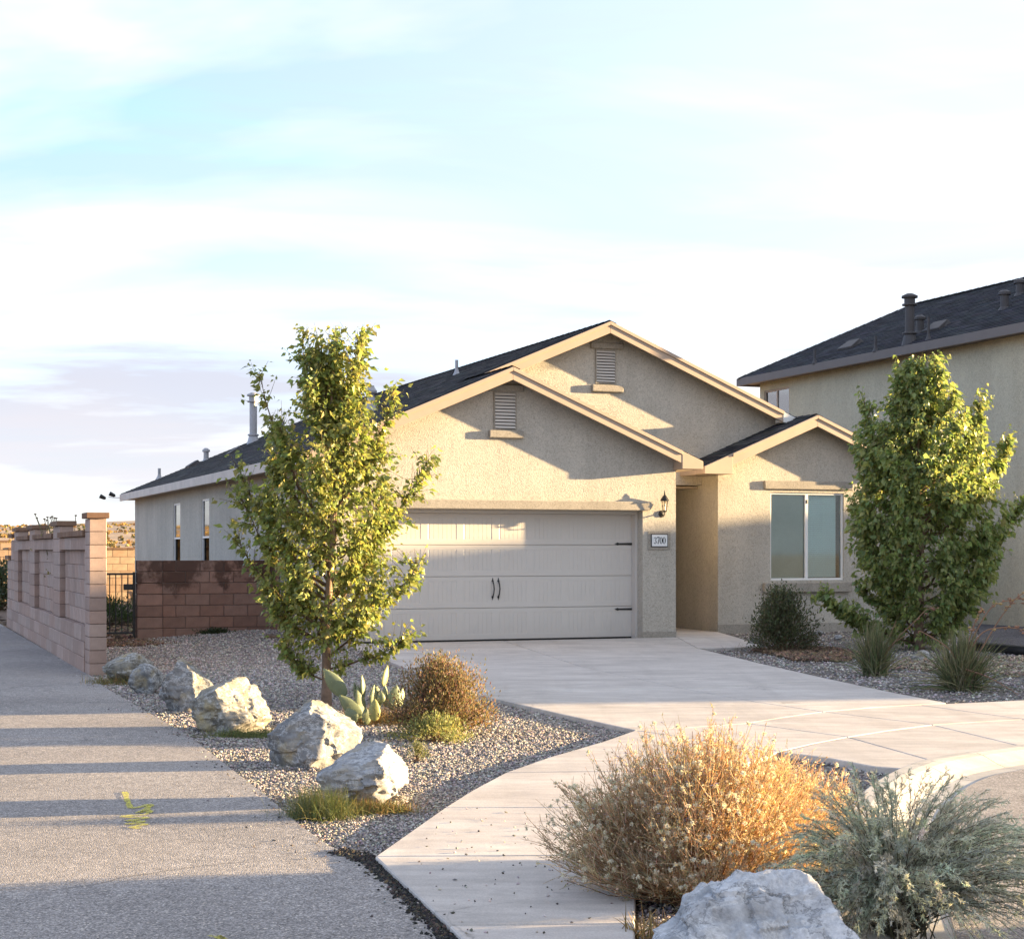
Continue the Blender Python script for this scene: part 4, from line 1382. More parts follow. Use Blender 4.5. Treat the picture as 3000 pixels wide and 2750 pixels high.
MB().lathe([(0.075, 0.0), (0.08, 0.03), (0.05, 0.06), (0.01, 0.065)], 14).build('dial', M['meter'], eb, loc=(-0.075, 0, 0.30)).rotation_euler = (0, math.radians(-90), 0)

# ================================================================== NEIGHBOUR (two storeys, right)
UN, VN1 = 7.64, 11.9
nb = tag(empty('neighbour_house', (*O2, 0), TH), 'two-storey beige stucco house with dark hipped roof at the right', 'house')
HN, PN = 5.80, 0.52
HWN = 3.1
# front end just past the right edge of the picture
k_ = (3040 - CX) / FPX
VN0 = None
for vv in np.arange(11, -4, -0.02):
    q = UV(UN + 0.4, vv)
    if q[0] / q[1] > k_:
        VN0 = float(vv); break
nbw = [(10.06, 11.30, 4.30, 5.45)]
link('wall', wall_cells(VN0, VN1 - 0.4, -0.1, HN - 0.1, nbw, 'x', UN + 0.4, UN + 0.58), M['stucco_nb'], nb)
MB().box(UN + 0.58, UN + 6.0, VN0, VN0 + 0.18, -0.1, HN - 0.1).build('wall', M['stucco_nb'], nb)
MB().box(UN + 0.58, UN + 6.0, VN1 - 0.58, VN1 - 0.4, -0.1, HN - 0.1).build('wall', M['stucco_nb'], nb)
MB().box(UN + 5.82, UN + 6.0, VN0 + 0.18, VN1 - 0.58, -0.1, HN - 0.1).build('wall', M['stucco_nb'], nb)
VR0, VR1 = VN0 - 0.4 + 0.01, VN1 - HWN
VE0 = VN0 - 0.4
UR, WR = UN + HWN, HN + PN * HWN
nq = [[(UN, VE0, HN), (UN, VN1, HN), (UR, VR1, WR), (UR, VR0, WR)],
      [(UN + 2 * HWN, VN1, HN), (UN + 2 * HWN, VE0, HN), (UR, VR0, WR), (UR, VR1, WR)],
      [(UN, VN1, HN), (UN + 2 * HWN, VN1, HN), (UR + 0.01, VR1, WR), (UR, VR1, WR)]]
m = MB()
for q in nq:
    slope_prism(m, q, 0.05)
nroof = m.build('roof', M['deck'], nb)
geo = [shingle_geo(q, 0.142, 0.3, [(0.028, 0.030, 0.036), (0.040, 0.042, 0.048), (0.022, 0.023, 0.028)]) for q in nq]
geo += [ridge_caps((UR, VR0, WR), (UR, VR1, WR), 30, DARK), ridge_caps((UR, VR1, WR), (UN, VN1, HN), 22, DARK)]
v, f, c = join_geo(geo)
tag(link('shingles', np_mesh('shingles', v, f, c), M['shingle'], nroof), kind='stuff')
box_obj('eave_fascia', M['fascia_nb'], nb, (UN - 0.03, UN + 0.012, VE0, VN1 + 0.03, HN - 0.20, HN - 0.012))
box_obj('eave_fascia', M['fascia_nb'], nb, (UN + 0.012, UN + 2 * HWN, VN1 - 0.012, VN1 + 0.03, HN - 0.20, HN - 0.012))
box_obj('soffit', M['fascia_nb'], nb, (UN + 0.012, UN + 0.4, VE0, VN1 - 0.012, HN - 0.16, HN - 0.14))
MB().prism([(UN + 0.4, HN - 0.1), (UN + 6.0, HN - 0.1), (UR, WR - 0.2)], 'y', VN0, VN0 + 0.18).build('wall', M['stucco_nb'], nb)
for (a, b, z0, z1) in nbw:
    x0, x1 = UN + 0.42, UN + 0.48
    w_ = MB()
    w_.box(x0, x1, a, a + 0.05, z0, z1).box(x0, x1, b - 0.05, b, z0, z1).box(x0, x1, a + 0.05, b - 0.05, z1 - 0.05, z1).box(x0, x1, a + 0.05, b - 0.05, z0, z0 + 0.05).box(x0, x1, (a + b) / 2 - 0.025, (a + b) / 2 + 0.025, z0 + 0.05, z1 - 0.05)
    o = w_.build('window', M['fascia'], nb)
    box_obj('pane', M['glass_bright'], o, (x0 + 0.02, x0 + 0.024, a + 0.05, (a + b) / 2 - 0.025, z0 + 0.05, z1 - 0.05), 0)
    box_obj('pane', M['glass_bright'], o, (x0 + 0.035, x0 + 0.039, (a + b) / 2 + 0.025, b - 0.05, z0 + 0.05, z1 - 0.05), 0)
    box_obj('shade', M['blind'], o, (x1 + 0.03, x1 + 0.035, a, b, z0, z1), 0)


def nroof_at(x, y):
    """point of the neighbour's left roof slope seen at a photo pixel"""
    best = None
    k = (x - CX) / FPX
    for u in np.arange(UN, UR, 0.02):
        a = RV[0] - k * RV[1]
        b = k * (O2[1] + u * RU[1]) - (O2[0] + u * RU[0])
        vv = b / a
        Y = O2[1] + u * RU[1] + vv * RV[1]
        w = EYE + (HY - y) / FPX * Y
        e = abs(w - (HN + PN * (u - UN)))
        if best is None or e < best[0]:
            best = (e, u, vv, HN + PN * (u - UN), Y)
    return best[1:]


for (x, y, hpx, r, kd) in ((2387, 1070, 40, 0.028, 'pipe'), (2565, 1034, 44, 0.028, 'pipe'), (2665, 1002, 142, 0.10, 'flue'), (2695, 973, 50, 0.085, 'cap'), (2720, 995, 66, 0.028, 'pipe'), (2943, 903, 54, 0.085, 'cap'), (2988, 862, 46, 0.085, 'cap')):
    u, vv, w, Y = nroof_at(x, y)
    roof_pipe(nb, u, vv, w, hpx / FPX * Y, r, kd, 'metal_pipe_dark')
for (x, y) in ((2495, 1014), (2748, 960)):
    u, vv, w, Y = nroof_at(x, y)
    low_vent(nb, u, vv, w, PN, sx=0.22, sy=0.30)

# unseen house added across the cul-de-sac to cast its shadow on the lower walls
ob = tag(empty('offscreen_house', (38.0, 24.5, 0), 0), 'unseen single-storey stucco house added on the sunny side to shade the lower walls', 'house')
MB().prism([(-0.2, -0.1), (9.0, -0.1), (9.0, 3.3), (-0.2, 3.3)], 'y', 0.0, 20.0).build('wall', M['stucco'], ob)
m = MB()
hh = 5.58
m.add([(-0.7, -0.5, 3.2), (9.5, -0.5, 3.2), (9.5, 20.5, 3.2), (-0.7, 20.5, 3.2), (1.6, 0.25, hh), (7.4, 0.25, hh), (7.4, 19.8, hh), (1.6, 19.8, hh)],
      [(0, 3, 2, 1), (4, 5, 6, 7), (0, 1, 5, 4), (1, 2, 6, 5), (2, 3, 7, 6), (3, 0, 4, 7)])
m.build('roof', M['deck'], ob)

# ================================================================== BLOCK WALLS AND GATE
def block_mesh(l, d, h, bevel=0.006):
    return MB().box(0, l, 0, d, 0, h).mesh('block', bevel)


_blocks = {}


def put_block(parent, mat, x, y, z, l, d, h, name='block', j=0.004):
    key = (round(l, 3), round(d, 3), round(h, 3), mat)
    if key not in _blocks:
        me = block_mesh(l, d, h)
        me.materials.append(M[mat])
        _blocks[key] = me
    return link(name, _blocks[key], None, parent, (x + rng.uniform(-j, j) * 0.3, y + rng.uniform(-j, j) * 0.5, z))


J = 0.010
# low reddish wall between gate and house (local x along the house front)
lwall = tag(empty('low_block_wall', UV(-8.53, 2.86, 0.0), TH), 'low reddish brown block wall with dark stains between gate and house', 'wall')
MB().box(0.015, 2.40, 0.015, 0.175, -0.1, 1.315).build('mortar', M['mortar'], lwall)
ch_ = 1.33 / 7
for r in range(7):
    z = r * ch_
    put_block(lwall, 'block_red', 0.0, -0.012, z, 0.425 - J, 0.21, ch_ - J)
    x = 0.425
    first = 0.22 if r % 2 else 0.40
    if r in (0, 2, 4, 6): first = 0.22
    else: first = 0.38
    L = first
    while x < 2.41 - 0.02:
        L = min(L, 2.41 - x)
        if L > 0.06:
            put_block(lwall, 'block_red', x, 0.0, z, L - J, 0.19, ch_ - J)
        x += L
        L = 0.405

# long pilastered wall on the left; local x runs along the wall into the distance, y points right
lw0 = UV(-10.2, -4.86, 0.0)
longwall = tag(empty('long_block_wall', lw0, TH + math.pi / 2), 'long tan block wall with capped pillars beside the asphalt path', 'wall')
TK = 0.19          # wall thickness, in local -y direction (to the right of the run)
pil = [(0.0, 0.45), (3.50, 4.42), (7.50, 8.42), (10.88, 11.70)]
END = 13.4
MB().box(0.03, END - 0.03, -TK + 0.03, -0.095, -0.1, 1.60).build('mortar', M['mortar_tan'], longwall)
BH = 0.158


def lay(x0, x1, z0, rows, y0, d, bl=0.405, mat='block_tan', h=0.186, off=0):
    for r in range(rows):
        x = x0
        L = bl if (r + off) % 2 == 0 else bl / 2
        while x < x1 - 0.02:
            L = min(L, x1 - x)
            if L > 0.05:
                put_block(longwall, mat, x, y0, z0 + r * h, L - 0.003, d, h - 0.003)
            x += L
            L = bl


lay(0.46, END, 0.0, 2, -0.17, 0.185, 0.81)                       # base
lay(0.46, END, 0.372, 1, -0.16, 0.165, 0.81, h=0.19, off=1)         # band
bays = [(0.45, 3.50), (4.42, 7.50), (8.42, 10.88)]
for a, b in bays:
    lay(a + 0.003, b - 0.003, 0.565, 5, -0.16, 0.085, 0.405)        # recessed panel
    lay(a + 0.003, b - 0.003, 1.498, 1, -0.17, 0.165, 0.81, h=0.165)  # top band
    x = a + 0.005
    while x < b - 0.02:                                            # coping bricks on edge
        L = min(0.205, b - 0.004 - x)
        put_block(longwall, 'cap_brown', x, -0.215, 1.665, L - 0.005, 0.25, 0.075, 'coping')
        x += L
for i, (a, b) in enumerate(pil):
    if i == 0:
        z = -0.02
        for r in range(12):
            put_block(longwall, 'block_tan', a, -TK - 0.01, z, 0.45, TK + 0.012, BH - 0.005)
            z += BH
        top = z
    else:
        for r in range(7):
            put_block(longwall, 'block_tan', a, -TK, 0.565 + r * 0.181, b - a - 0.004, TK, 0.177)
        top = 0.565 + 7 * 0.181
    put_block(longwall, 'cap_brown', a - 0.03, -TK - 0.04, top, b - a + 0.06, TK + 0.08, 0.07, 'cap')
lay(11.71, END, 0.565, 4, -0.16, 0.16, 0.405)
put_block(longwall, 'cap_brown', 11.71, -0.22, 1.72, 0.75, 0.27, 0.075, 'coping')
lay(11.71, 12.45, 1.31, 2, -0.16, 0.16, 0.405)
put_block(longwall, 'cap_brown', 12.5, -0.22, 1.315, END - 12.5, 0.27, 0.075, 'coping')

# iron gate between the long wall and the low wall
gate = tag(empty('iron_gate', UV(-9.98, 2.95, 0.0), TH), 'black iron bar gate between the two block walls', 'gate')
GW = 1.43
for z in (0.10, 1.08):
    MB().box(0.0, GW, -0.015, 0.015, z, z + 0.035).build('rail', M['iron'], gate, 0.002)
for x in (0.0, GW - 0.04):
    MB().box(x, x + 0.04, -0.02, 0.02, 0.03, 1.13).build('gate_post', M['iron'], gate, 0.002)
barm = MB().box(-0.008, 0.008, -0.008, 0.008, 0.135, 1.08).mesh('bar', 0.001)
for k in range(1, 14):
    link('bar', barm, M['iron'], gate, (0.02 + k * (GW - 0.04) / 14, 0, 0))
MB().box(GW - 0.19, GW - 0.04, -0.03, 0.03, 0.83, 0.93).build('lock_box', M['iron'], gate, 0.006)

# sunlit wall at the back of the yard
bwall = tag(empty('back_block_wall', UV(-11.6, 23.4, 0.0), TH), 'sunlit buff block wall at the back of the side yard', 'wall')
MB().box(0.02, 5.9, 0.02, 0.16, -0.2, 1.52).build('mortar', M['mortar'], bwall)
for r in range(9):
    x = 0.0
    L = 0.41 if r % 2 else 0.205
    while x < 5.9:
        if not (r == 8 and x > 2.35):
            put_block(bwall, 'block_gold', x, 0, -0.1 + r * 0.2, L - 0.008, 0.18, 0.192)
        x += L
        L = 0.41
for x in np.arange(0, 5.9, 0.41):
    put_block(bwall, 'cap_brown', x, -0.03, 1.705 if x < 2.3 else 1.505, 0.405, 0.24, 0.06, 'coping')

# ================================================================== BOULDERS
def rock_mesh(name, seed, dims, subdiv=4, planes=13, rough=0.05, sink=0.25, cuts=()):
    r = np.random.default_rng(seed)
    bm = bmesh.new()
    bmesh.ops.create_icosphere(bm, subdivisions=subdiv, radius=1.0)
    d = unit(np.array([v.co[:] for v in bm.verts]))
    nrm = unit(r.normal(size=(planes, 3)))
    off = r.uniform(0.66, 0.98, planes)
    if len(cuts):
        nrm = np.concatenate([nrm, unit(np.array([c_[:3] for c_ in cuts], float))])
        off = np.concatenate([off, [c_[3] for c_ in cuts]])
    dot = d @ nrm.T
    rad = np.where(dot > 0.02, off / np.maximum(dot, 0.02), 9.0)
    # softened minimum keeps the arrises slightly worn
    k = 55.0
    rr = -np.log(np.exp(-k * np.minimum(rad, 3)).sum(1) + math.exp(-k * 1.06)) / k
    p = d * rr[:, None]
    so = Vector((seed * 3.1, seed * 1.7, seed * 0.9))
    disp = np.array([noise.fractal(Vector(q) * 2.3 + so, 0.9, 2.1, 5) for q in p])
    cell = np.array([noise.cell(Vector((q[0] * 3.3 + 0.6 * q[2], q[1] * 3.3, q[2] * 4.6 - 0.8 * q[0])) + so) for q in p])
    rid = np.array([abs(noise.noise(Vector(q) * 4.5 + so)) for q in p])
    ter = np.array([noise.noise(Vector((q[0] * 1.2, q[1] * 1.2, q[2] * 6.0)) + so) for q in p])
    p = p + d * (rough * disp + rough * 0.55 * (cell - 0.5) - rough * 0.9 * rid + rough * 0.45 * np.sign(ter) * np.minimum(np.abs(ter) * 3, 1))[:, None]
    lo, hi = p.min(0), p.max(0)
    p = (p - (lo + hi) / 2) / (hi - lo)
    p = p * np.array(dims)
    p[:, 2] += dims[2] * (0.5 - sink)
    for v, q in zip(bm.verts, p):
        v.co = q
    me = bpy.data.meshes.new(name)
    bm.to_mesh(me)
    bm.free()
    me.polygons.foreach_set('use_smooth', [True] * len(me.polygons))
    me.set_sharp_from_angle(angle=math.radians(28))
    return me


def boulder(px, seed, label, mat, depth=0.85, rz=0.0, cuts=(), subdiv=5, sink=0.16, rough=0.055, planes=13):
    x0, x1, y0, y1 = px
    base = G((x0 + x1) / 2, y1)
    w = (x1 - x0) / FPX * base[1]
    dpt = w * depth
    cy = base[1] + dpt * 0.42
    zt = EYE - (y0 - HY) / FPX * (cy)
    h = zt / (1 - sink)
    me = rock_mesh('boulder', seed, (w * cy / base[1], dpt, h), subdiv, planes, rough, sink, cuts)
    o = link('boulder', me, M[mat], None, (((x0 + x1) / 2 - CX) / FPX * cy, cy, 0), rz)
    return tag(o, label, 'boulder', 'boulders along the path')


boulder((298, 456, 1911, 2001), 3, 'flat grey boulder farthest back beside the pillar of the tan wall', 'rock_warm', 0.7, cuts=[(-0.5, -0.2, 0.8, 0.55)])
boulder((378, 482, 1942, 2034), 5, 'small grey boulder second from the tan wall', 'rock', 0.9)
boulder((461, 638, 1929, 2086), 8, 'tall dark grey boulder with white veins, third from the tan wall', 'rock', 0.8, cuts=[(0.60, 0.0, 0.8, 0.60), (-0.25, -0.95, 0.1, 0.62), (0.75, -0.6, 0.2, 0.75), (-0.8, 0.0, 0.6, 0.7)])
boulder((555, 795, 1982, 2149), 12, 'rounded boulder with broad yellow face left of the tree trunk', 'rock_warm', 1.15, cuts=[(0.62, -0.62, 0.48, 0.56), (0.95, 0.1, 0.3, 0.80), (-0.55, -0.1, 0.8, 0.80), (-0.6, -0.8, 0.0, 0.72)])
boulder((784, 1064, 2052, 2250), 17, 'slanted grey boulder with brown right end in front of the tree', 'rock', 0.95, cuts=[(0.60, -0.05, 0.80, 0.52), (-0.62, -0.15, 0.75, 0.60), (-0.25, -0.95, 0.25, 0.55), (0.66, -0.74, 0.10, 0.62)])
boulder((931, 1199, 2176, 2364), 23, 'nearest grey white boulder of the row, with dry weeds at its foot', 'rock_white', 1.25, cuts=[(-0.35, -0.3, 0.9, 0.62), (0.90, -0.30, 0.40, 0.60), (-0.12, -0.97, 0.12, 0.58), (0.6, -0.75, -0.2, 0.66)])
fr = link('boulder', rock_mesh('boulder', 31, (0.88, 0.66, 0.64), 6, 12, 0.075, 0.5, [(0.0, -0.55, 0.85, 0.50), (0.12, 0.2, 1.0, 0.62), (-0.6, 0.05, 0.8, 0.62), (0.75, 0.0, 0.65, 0.72)]), M['rock_near'], None, (0.915, 6.05, 0.02))
tag(fr, 'large pale boulder in the foreground below the two bushes', 'boulder', 'boulders along the path')
bl_ = [o for o in C.objects if o.name.startswith('boulder')]
pts_ = []
for o in bl_:
    dx, dy = o.dimensions.x / 2, o.dimensions.y / 2
    a_ = rng.uniform(0, 6.283, 420)
    k_r = rng.normal(0.93, 0.07, 420)
    pts_.append(np.column_stack([o.location.x + np.cos(a_) * dx * k_r, o.location.y + np.sin(a_) * dy * k_r, np.full(420, -0.004) + np.clip(0.05 * (1.0 - k_r), 0, 0.02)]))
pts_ = np.concatenate(pts_)
v, f, c = stones_geo(pts_, rng.uniform(0.005, 0.013, len(pts_)), lerp_cols(STONE_COL, len(pts_), 0.18))
tag(link('gravel', np_mesh('gravel', v, f, c), M['stones']), 'gravel stones heaped against the feet of the boulders', 'gravel', kind='stuff')
# small stones
for i, (x, y, r_) in enumerate(((2395, 1858, 0.09), (2455, 1871, 0.08), (2212, 1890, 0.13), (2240, 1902, 0.10), (2700, 1935, 0.16))):
    p = G(x, y)
    o = link('stone', rock_mesh('stone', 40 + i, (r_ * 2, r_ * 1.6, r_ * 1.3), 3, 10, 0.06, 0.3), M['rock_white' if i < 2 else 'rock_warm'], None, p)
    tag(o, ('small white stone under the window, left of the pair', 'small white stone under the window, right of the pair', 'tan stone at the end of the entry slab, left one', 'tan stone at the end of the entry slab, right one', 'low brown rock beside the grass clumps')[i], 'stone')
for i, (x, y, r_) in enumerate(((745, 1862, 0.10), (765, 1868, 0.12), (800, 1872, 0.14), (830, 1868, 0.12), (852, 1872, 0.12), (880, 1866, 0.10))):
    p = G(x, y + 14); p[2] = 0.05
    o = link('stone', rock_mesh('stone', 60 + i, (r_ * 2, r_ * 1.6, r_ * 1.2), 3, 10, 0.06, 0.3), M['soil' if i % 2 == 0 else 'rock_warm'], None, p)
    tag(o, ('leftmost brown stone at the foot of the left house wall', 'brown stone beside the white conduit on the left house wall', 'dark soil-coloured stone third from left along the house wall', 'pale brown stone fourth from left along the house wall', 'dark stone second from right along the left house wall', 'rightmost stone along the left house wall, nearest the garage')[i], 'stone', 'stones along the left house wall')

# ================================================================== TREES
def crown_tree(name, label, base, prof, height, n_limb, n_twig, n_leaf, leaf_size, cols, trunk_r, seed, spread=1.0, droop=0.6, extra=(), fork=0.45, shade_cols=None):
    """prof: list of (z, left, right) crown extents; limbs rise from the leader to the crown surface"""
    global rng
    keep = rng
    rng = np.random.default_rng(seed)
    zs = np.array([p[0] for p in prof]); le = np.array([p[1] for p in prof]); ri = np.array([p[2] for p in prof])

    def ext(z, az):
        l, r = np.interp(z, zs, le), np.interp(z, zs, ri)
        c_ = np.cos(az)
        side = np.where(c_ >= 0, r, l)
        fb = 0.5 * (l + r)
        return np.abs(c_) * side + (1 - np.abs(c_)) * fb
    root = tag(empty(name, base), label, 'tree')
    # leader
    lead_z = np.linspace(-0.12, height * 0.93, 12)
    wob = np.cumsum(rng.normal(0, 0.014, (12, 2)), axis=0) * height / 3.6
    wob[:4] *= 0.3
    lead = np.column_stack([wob, lead_z])
    lr = trunk_r * (1 - lead_z.clip(0) / height) ** 0.8 + 0.004
    lr[0] *= 1.35; lr[1] *= 1.08
    MB().tube([tuple(p) for p in lead], [float(a) for a in lr], 10).build('trunk', M['bark'], root, smooth=True)

    def lead_at(z): return np.array([np.interp(z, lead_z, lead[:, 0]), np.interp(z, lead_z, lead[:, 1]), z])
    limbs, lrad, tips = [], [], []
    ga = 2.39996
    for i in range(n_limb):
        z0 = height * (fork * 0.28 + (0.80 - fork * 0.28) * (i / (n_limb - 1)) ** 1.05)
        az = i * ga + rng.normal(0, 0.25)
        zt = min(z0 + height * rng.uniform(0.03, 0.30), height * 0.985)
        R = ext(zt, az) * rng.uniform(0.70, 1.02) * spread
        s = lead_at(z0)
        e = np.array([math.cos(az) * R, math.sin(az) * R, zt])
        limbs.append((s, e))
    for (tx, tz, z0, ty) in extra:
        limbs.append((lead_at(z0), np.array([tx, ty, tz])))
    paths, rads = [], []
    for s, e in limbs:
        t = np.linspace(0, 1, 7)[:, None]
        mid = np.array([e[0], e[1], s[2] + (e[2] - s[2]) * 0.35])
        p = (1 - t) ** 2 * s + 2 * t * (1 - t) * (0.55 * mid + 0.45 * (s + e) / 2) + t * t * e
        p[1:-1] += rng.normal(0, 0.012, (5, 3))
        paths.append(p)
        L = np.linalg.norm(e - s)
        rads.append(np.linspace(0.0085 * L / 0.8 + 0.004, 0.0018, 7))
    paths = np.array(paths); rads = np.array(rads)
    # twigs off limbs and off the leader
    tw, twr = [], []
    for i in range(n_twig):
        k = rng.integers(0, len(paths)) if rng.uniform() > 0.22 or not extra else rng.integers(n_limb, len(paths))
        t = rng.uniform(0.22, 1.0)
        P_ = paths[k]
        f = t * 6; a = min(int(f), 5)
        s = P_[a] * (1 - (f - a)) + P_[a + 1] * (f - a)
        d = unit(P_[a + 1] - P_[a])
        dd = unit(d * 0.7 + rng.normal(0, 0.55, 3) + np.array([0, 0, 0.45]))
        L = rng.uniform(0.10, 0.30) * height / 3.6
        e = s + dd * L
        zc = np.clip(e[2], zs[0], zs[-1])
        R = np.hypot(e[0], e[1]); mx = ext(zc, math.atan2(e[1], e[0])) * 1.06
        if R > mx > 0 and k < n_limb:
            e[:2] *= mx / R
        if e[2] > height * 1.02: e[2] = height * 1.02
        q = np.array([s, (s + e) / 2 + rng.normal(0, 0.01, 3), e])
        tw.append(q); twr.append([0.0032, 0.0024, 0.0012])
    lp = paths[:, 1:].reshape(-1, 3)
    nv = int(n_twig * 0.9)
    zv = rng.uniform(zs[0], zs[-1], nv * 3); av = rng.uniform(0, 6.283, nv * 3)
    ev = ext(zv, av)
    keepv = rng.uniform(0, 1, nv * 3) < (ev / ev.max()) ** 1.8
    zv, av, ev = zv[keepv][:nv], av[keepv][:nv], ev[keepv][:nv]
    rv = ev * (0.85 if height < 4 else 0.95) * np.sqrt(rng.uniform(0.15, 1.0, len(zv))) * (1 + 0.10 * np.sin(3 * av + zv * 5))
    for q_ in np.column_stack([np.cos(av) * rv, np.sin(av) * rv, zv]):
        dd_ = np.linalg.norm((lp - q_) * np.array([1, 1, 1.4]) + np.array([0, 0, 0.10]), axis=1)
        s = lp[dd_.argmin()]
        if np.linalg.norm(q_ - s) > 0.55 * height / 3.6:
            s = q_ - np.array([0, 0, 0.2])
        tw.append(np.array([s, (s + q_) / 2 - np.array([0, 0, 0.03]), q_])); twr.append([0.0032, 0.0024, 0.0012])
    for i in range(int(n_twig * 0.12)):
        z0 = rng.uniform(0.55, 0.93) * height
        s = lead_at(z0)
        e = s + unit(rng.normal(0, 0.5, 3) + np.array([0, 0, 0.9])) * rng.uniform(0.1, 0.3) * height / 3.6
        tw.append(np.array([s, (s + e) / 2, e])); twr.append([0.0032, 0.0024, 0.0012])
    tw = np.array(tw)
    g1 = tubes_geo(paths, rads, np.tile([[0.20, 0.14, 0.095]], (len(paths), 1)), 5)
    g2 = tubes_geo(tw, np.array(twr), lerp_cols([(0.17, 0.12, 0.07), (0.14, 0.13, 0.06)], len(tw), 0.1), 3)
    v, f, c = join_geo([g1, g2])
    tag(link('branches', np_mesh('branches', v, f, c, True), M['stem'], root), kind='stuff')
    # leaves
    nt = int(n_leaf * 0.80)
    k = rng.integers(0, len(tw), nt); t = rng.uniform(0.15, 1.08, nt)[:, None]
    pos = tw[k, 0] * (1 - t) ** 2 + 2 * t * (1 - t) * tw[k, 1] + t * t * tw[k, 2]
    nl = n_leaf - nt
    k2 = rng.integers(0, len(paths), nl); fr_ = rng.uniform(0.35, 1, nl) * 6; a = np.minimum(fr_.astype(int), 5); w = (fr_ - a)[:, None]
    pos2 = paths[k2, a] * (1 - w) + paths[k2, a + 1] * w
    pos = np.concatenate([pos, pos2]) + rng.normal(0, 0.012, (n_leaf, 3))
    outw = pos.copy(); outw[:, 2] = 0
    ax = unit(unit(outw + 1e-4) * 0.55 + rng.normal(0, 0.55, (n_leaf, 3)) + np.array([0, 0, -droop]))
    pos = pos + ax * 0.02
    nr = unit(rng.normal(0, 1, (n_leaf, 3)) + np.array([0, 0, 0.7]))
    sz = leaf_size * np.exp(rng.normal(-0.05, 0.30, n_leaf)).clip(0.45, 1.8)
    v, f, c = leaves_geo(pos, ax, nr, sz, lerp_cols(cols, n_leaf, 0.16), 1.0)
    tag(link('leaves', np_mesh('leaves', v, f, c), M['leaf'], root), kind='stuff')
    rng = keep
    return root


PEAR = [(0.25, 0.275, 0.08), (0.29, 0.30, 0.085), (0.20, 0.24, 0.075), (0.34, 0.32, 0.10), (0.175, 0.215, 0.07), (0.24, 0.285, 0.08), (0.21, 0.26, 0.075)]
PEAR_D = [(0.21, 0.275, 0.09), (0.26, 0.31, 0.10), (0.165, 0.225, 0.08), (0.31, 0.335, 0.12)]
tb = G(955, 2068)
s303 = FPX / tb[1]
prof_l = []
for y, l, r in ((1965, 915, 990), (1925, 868, 1040), (1885, 835, 1100), (1845, 815, 1150), (1800, 800, 1195), (1700, 745, 1212), (1600, 725, 1205), (1500, 730, 1205), (1400, 735, 1205), (1300, 755, 1165), (1200, 800, 1090), (1100, 866, 1050), (1030, 885, 1035), (975, 900, 1010)):
    prof_l.append(((2068 - y) / s303, (955 - l) / s303, (r - 955) / s303))
ex = []
for tx, ty_, z0, dy in ((690, 1365, 1720, 0.15), (695, 1560, 1850, -0.1), (768, 1100, 1560, -0.15), (1250, 1350, 1640, 0.1), (1225, 1650, 1860, -0.15), (1180, 1880, 1960, -0.1), (1150, 1140, 1500, 0.1), (885, 975, 1350, 0.05), (1048, 1000, 1350, -0.1), (705, 1460, 1760, 0.0), (1060, 985, 1300, 0.1), (850, 1900, 1995, -0.2), (775, 1720, 1900, 0.1)):
    ex.append(((tx - 955) / s303, (2068 - ty_) / s303, (2068 - z0) / s303, dy))
crown_tree('pear_tree', 'slender young pear tree with yellow green leaves in front of the garage', tb, prof_l, 3.60, 46, 1400, 24500, 0.056, PEAR, 0.042, 11, 0.90, 0.55, ex)
tb2 = G(2692, 1900)
s192 = FPX / tb2[1]
prof_r = []
for y, l, r in ((1895, 2640, 2780), (1870, 2600, 2830), (1810, 2570, 2880), (1750, 2555, 2900), (1690, 2510, 2925), (1630, 2490, 2940), (1570, 2468, 2965), (1500, 2468, 2985), (1440, 2490, 2975), (1390, 2500, 2945), (1330, 2495, 2925), (1270, 2530, 2905), (1215, 2560, 2870), (1150, 2605, 2820), (1090, 2640, 2785), (1058, 2680, 2750)):
    prof_r.append(((1900 - y) / s192, (2700 - l) / s192, (r - 2700) / s192))
ex = []
for tx, ty_, z0, dy in ((2530, 1190, 1500, -0.1), (2880, 1180, 1450, 0.1), (2940, 1300, 1600, -0.1), (2990, 1480, 1700, 0.1), (2405, 1745, 1890, -0.3), (2740, 1058, 1300, 0), (2640, 1085, 1350, 0.1), (2480, 1790, 1885, -0.4)):
    ex.append(((tx - 2692) / s192, (1900 - ty_) / s192, (1900 - z0) / s192, dy))
crown_tree('pear_tree', 'dense bushy green pear tree right of the front window', tb2, prof_r, 4.38, 70, 2600, 46000, 0.082, PEAR_D, 0.07, 12, 0.98, 0.75, ex, 0.05)


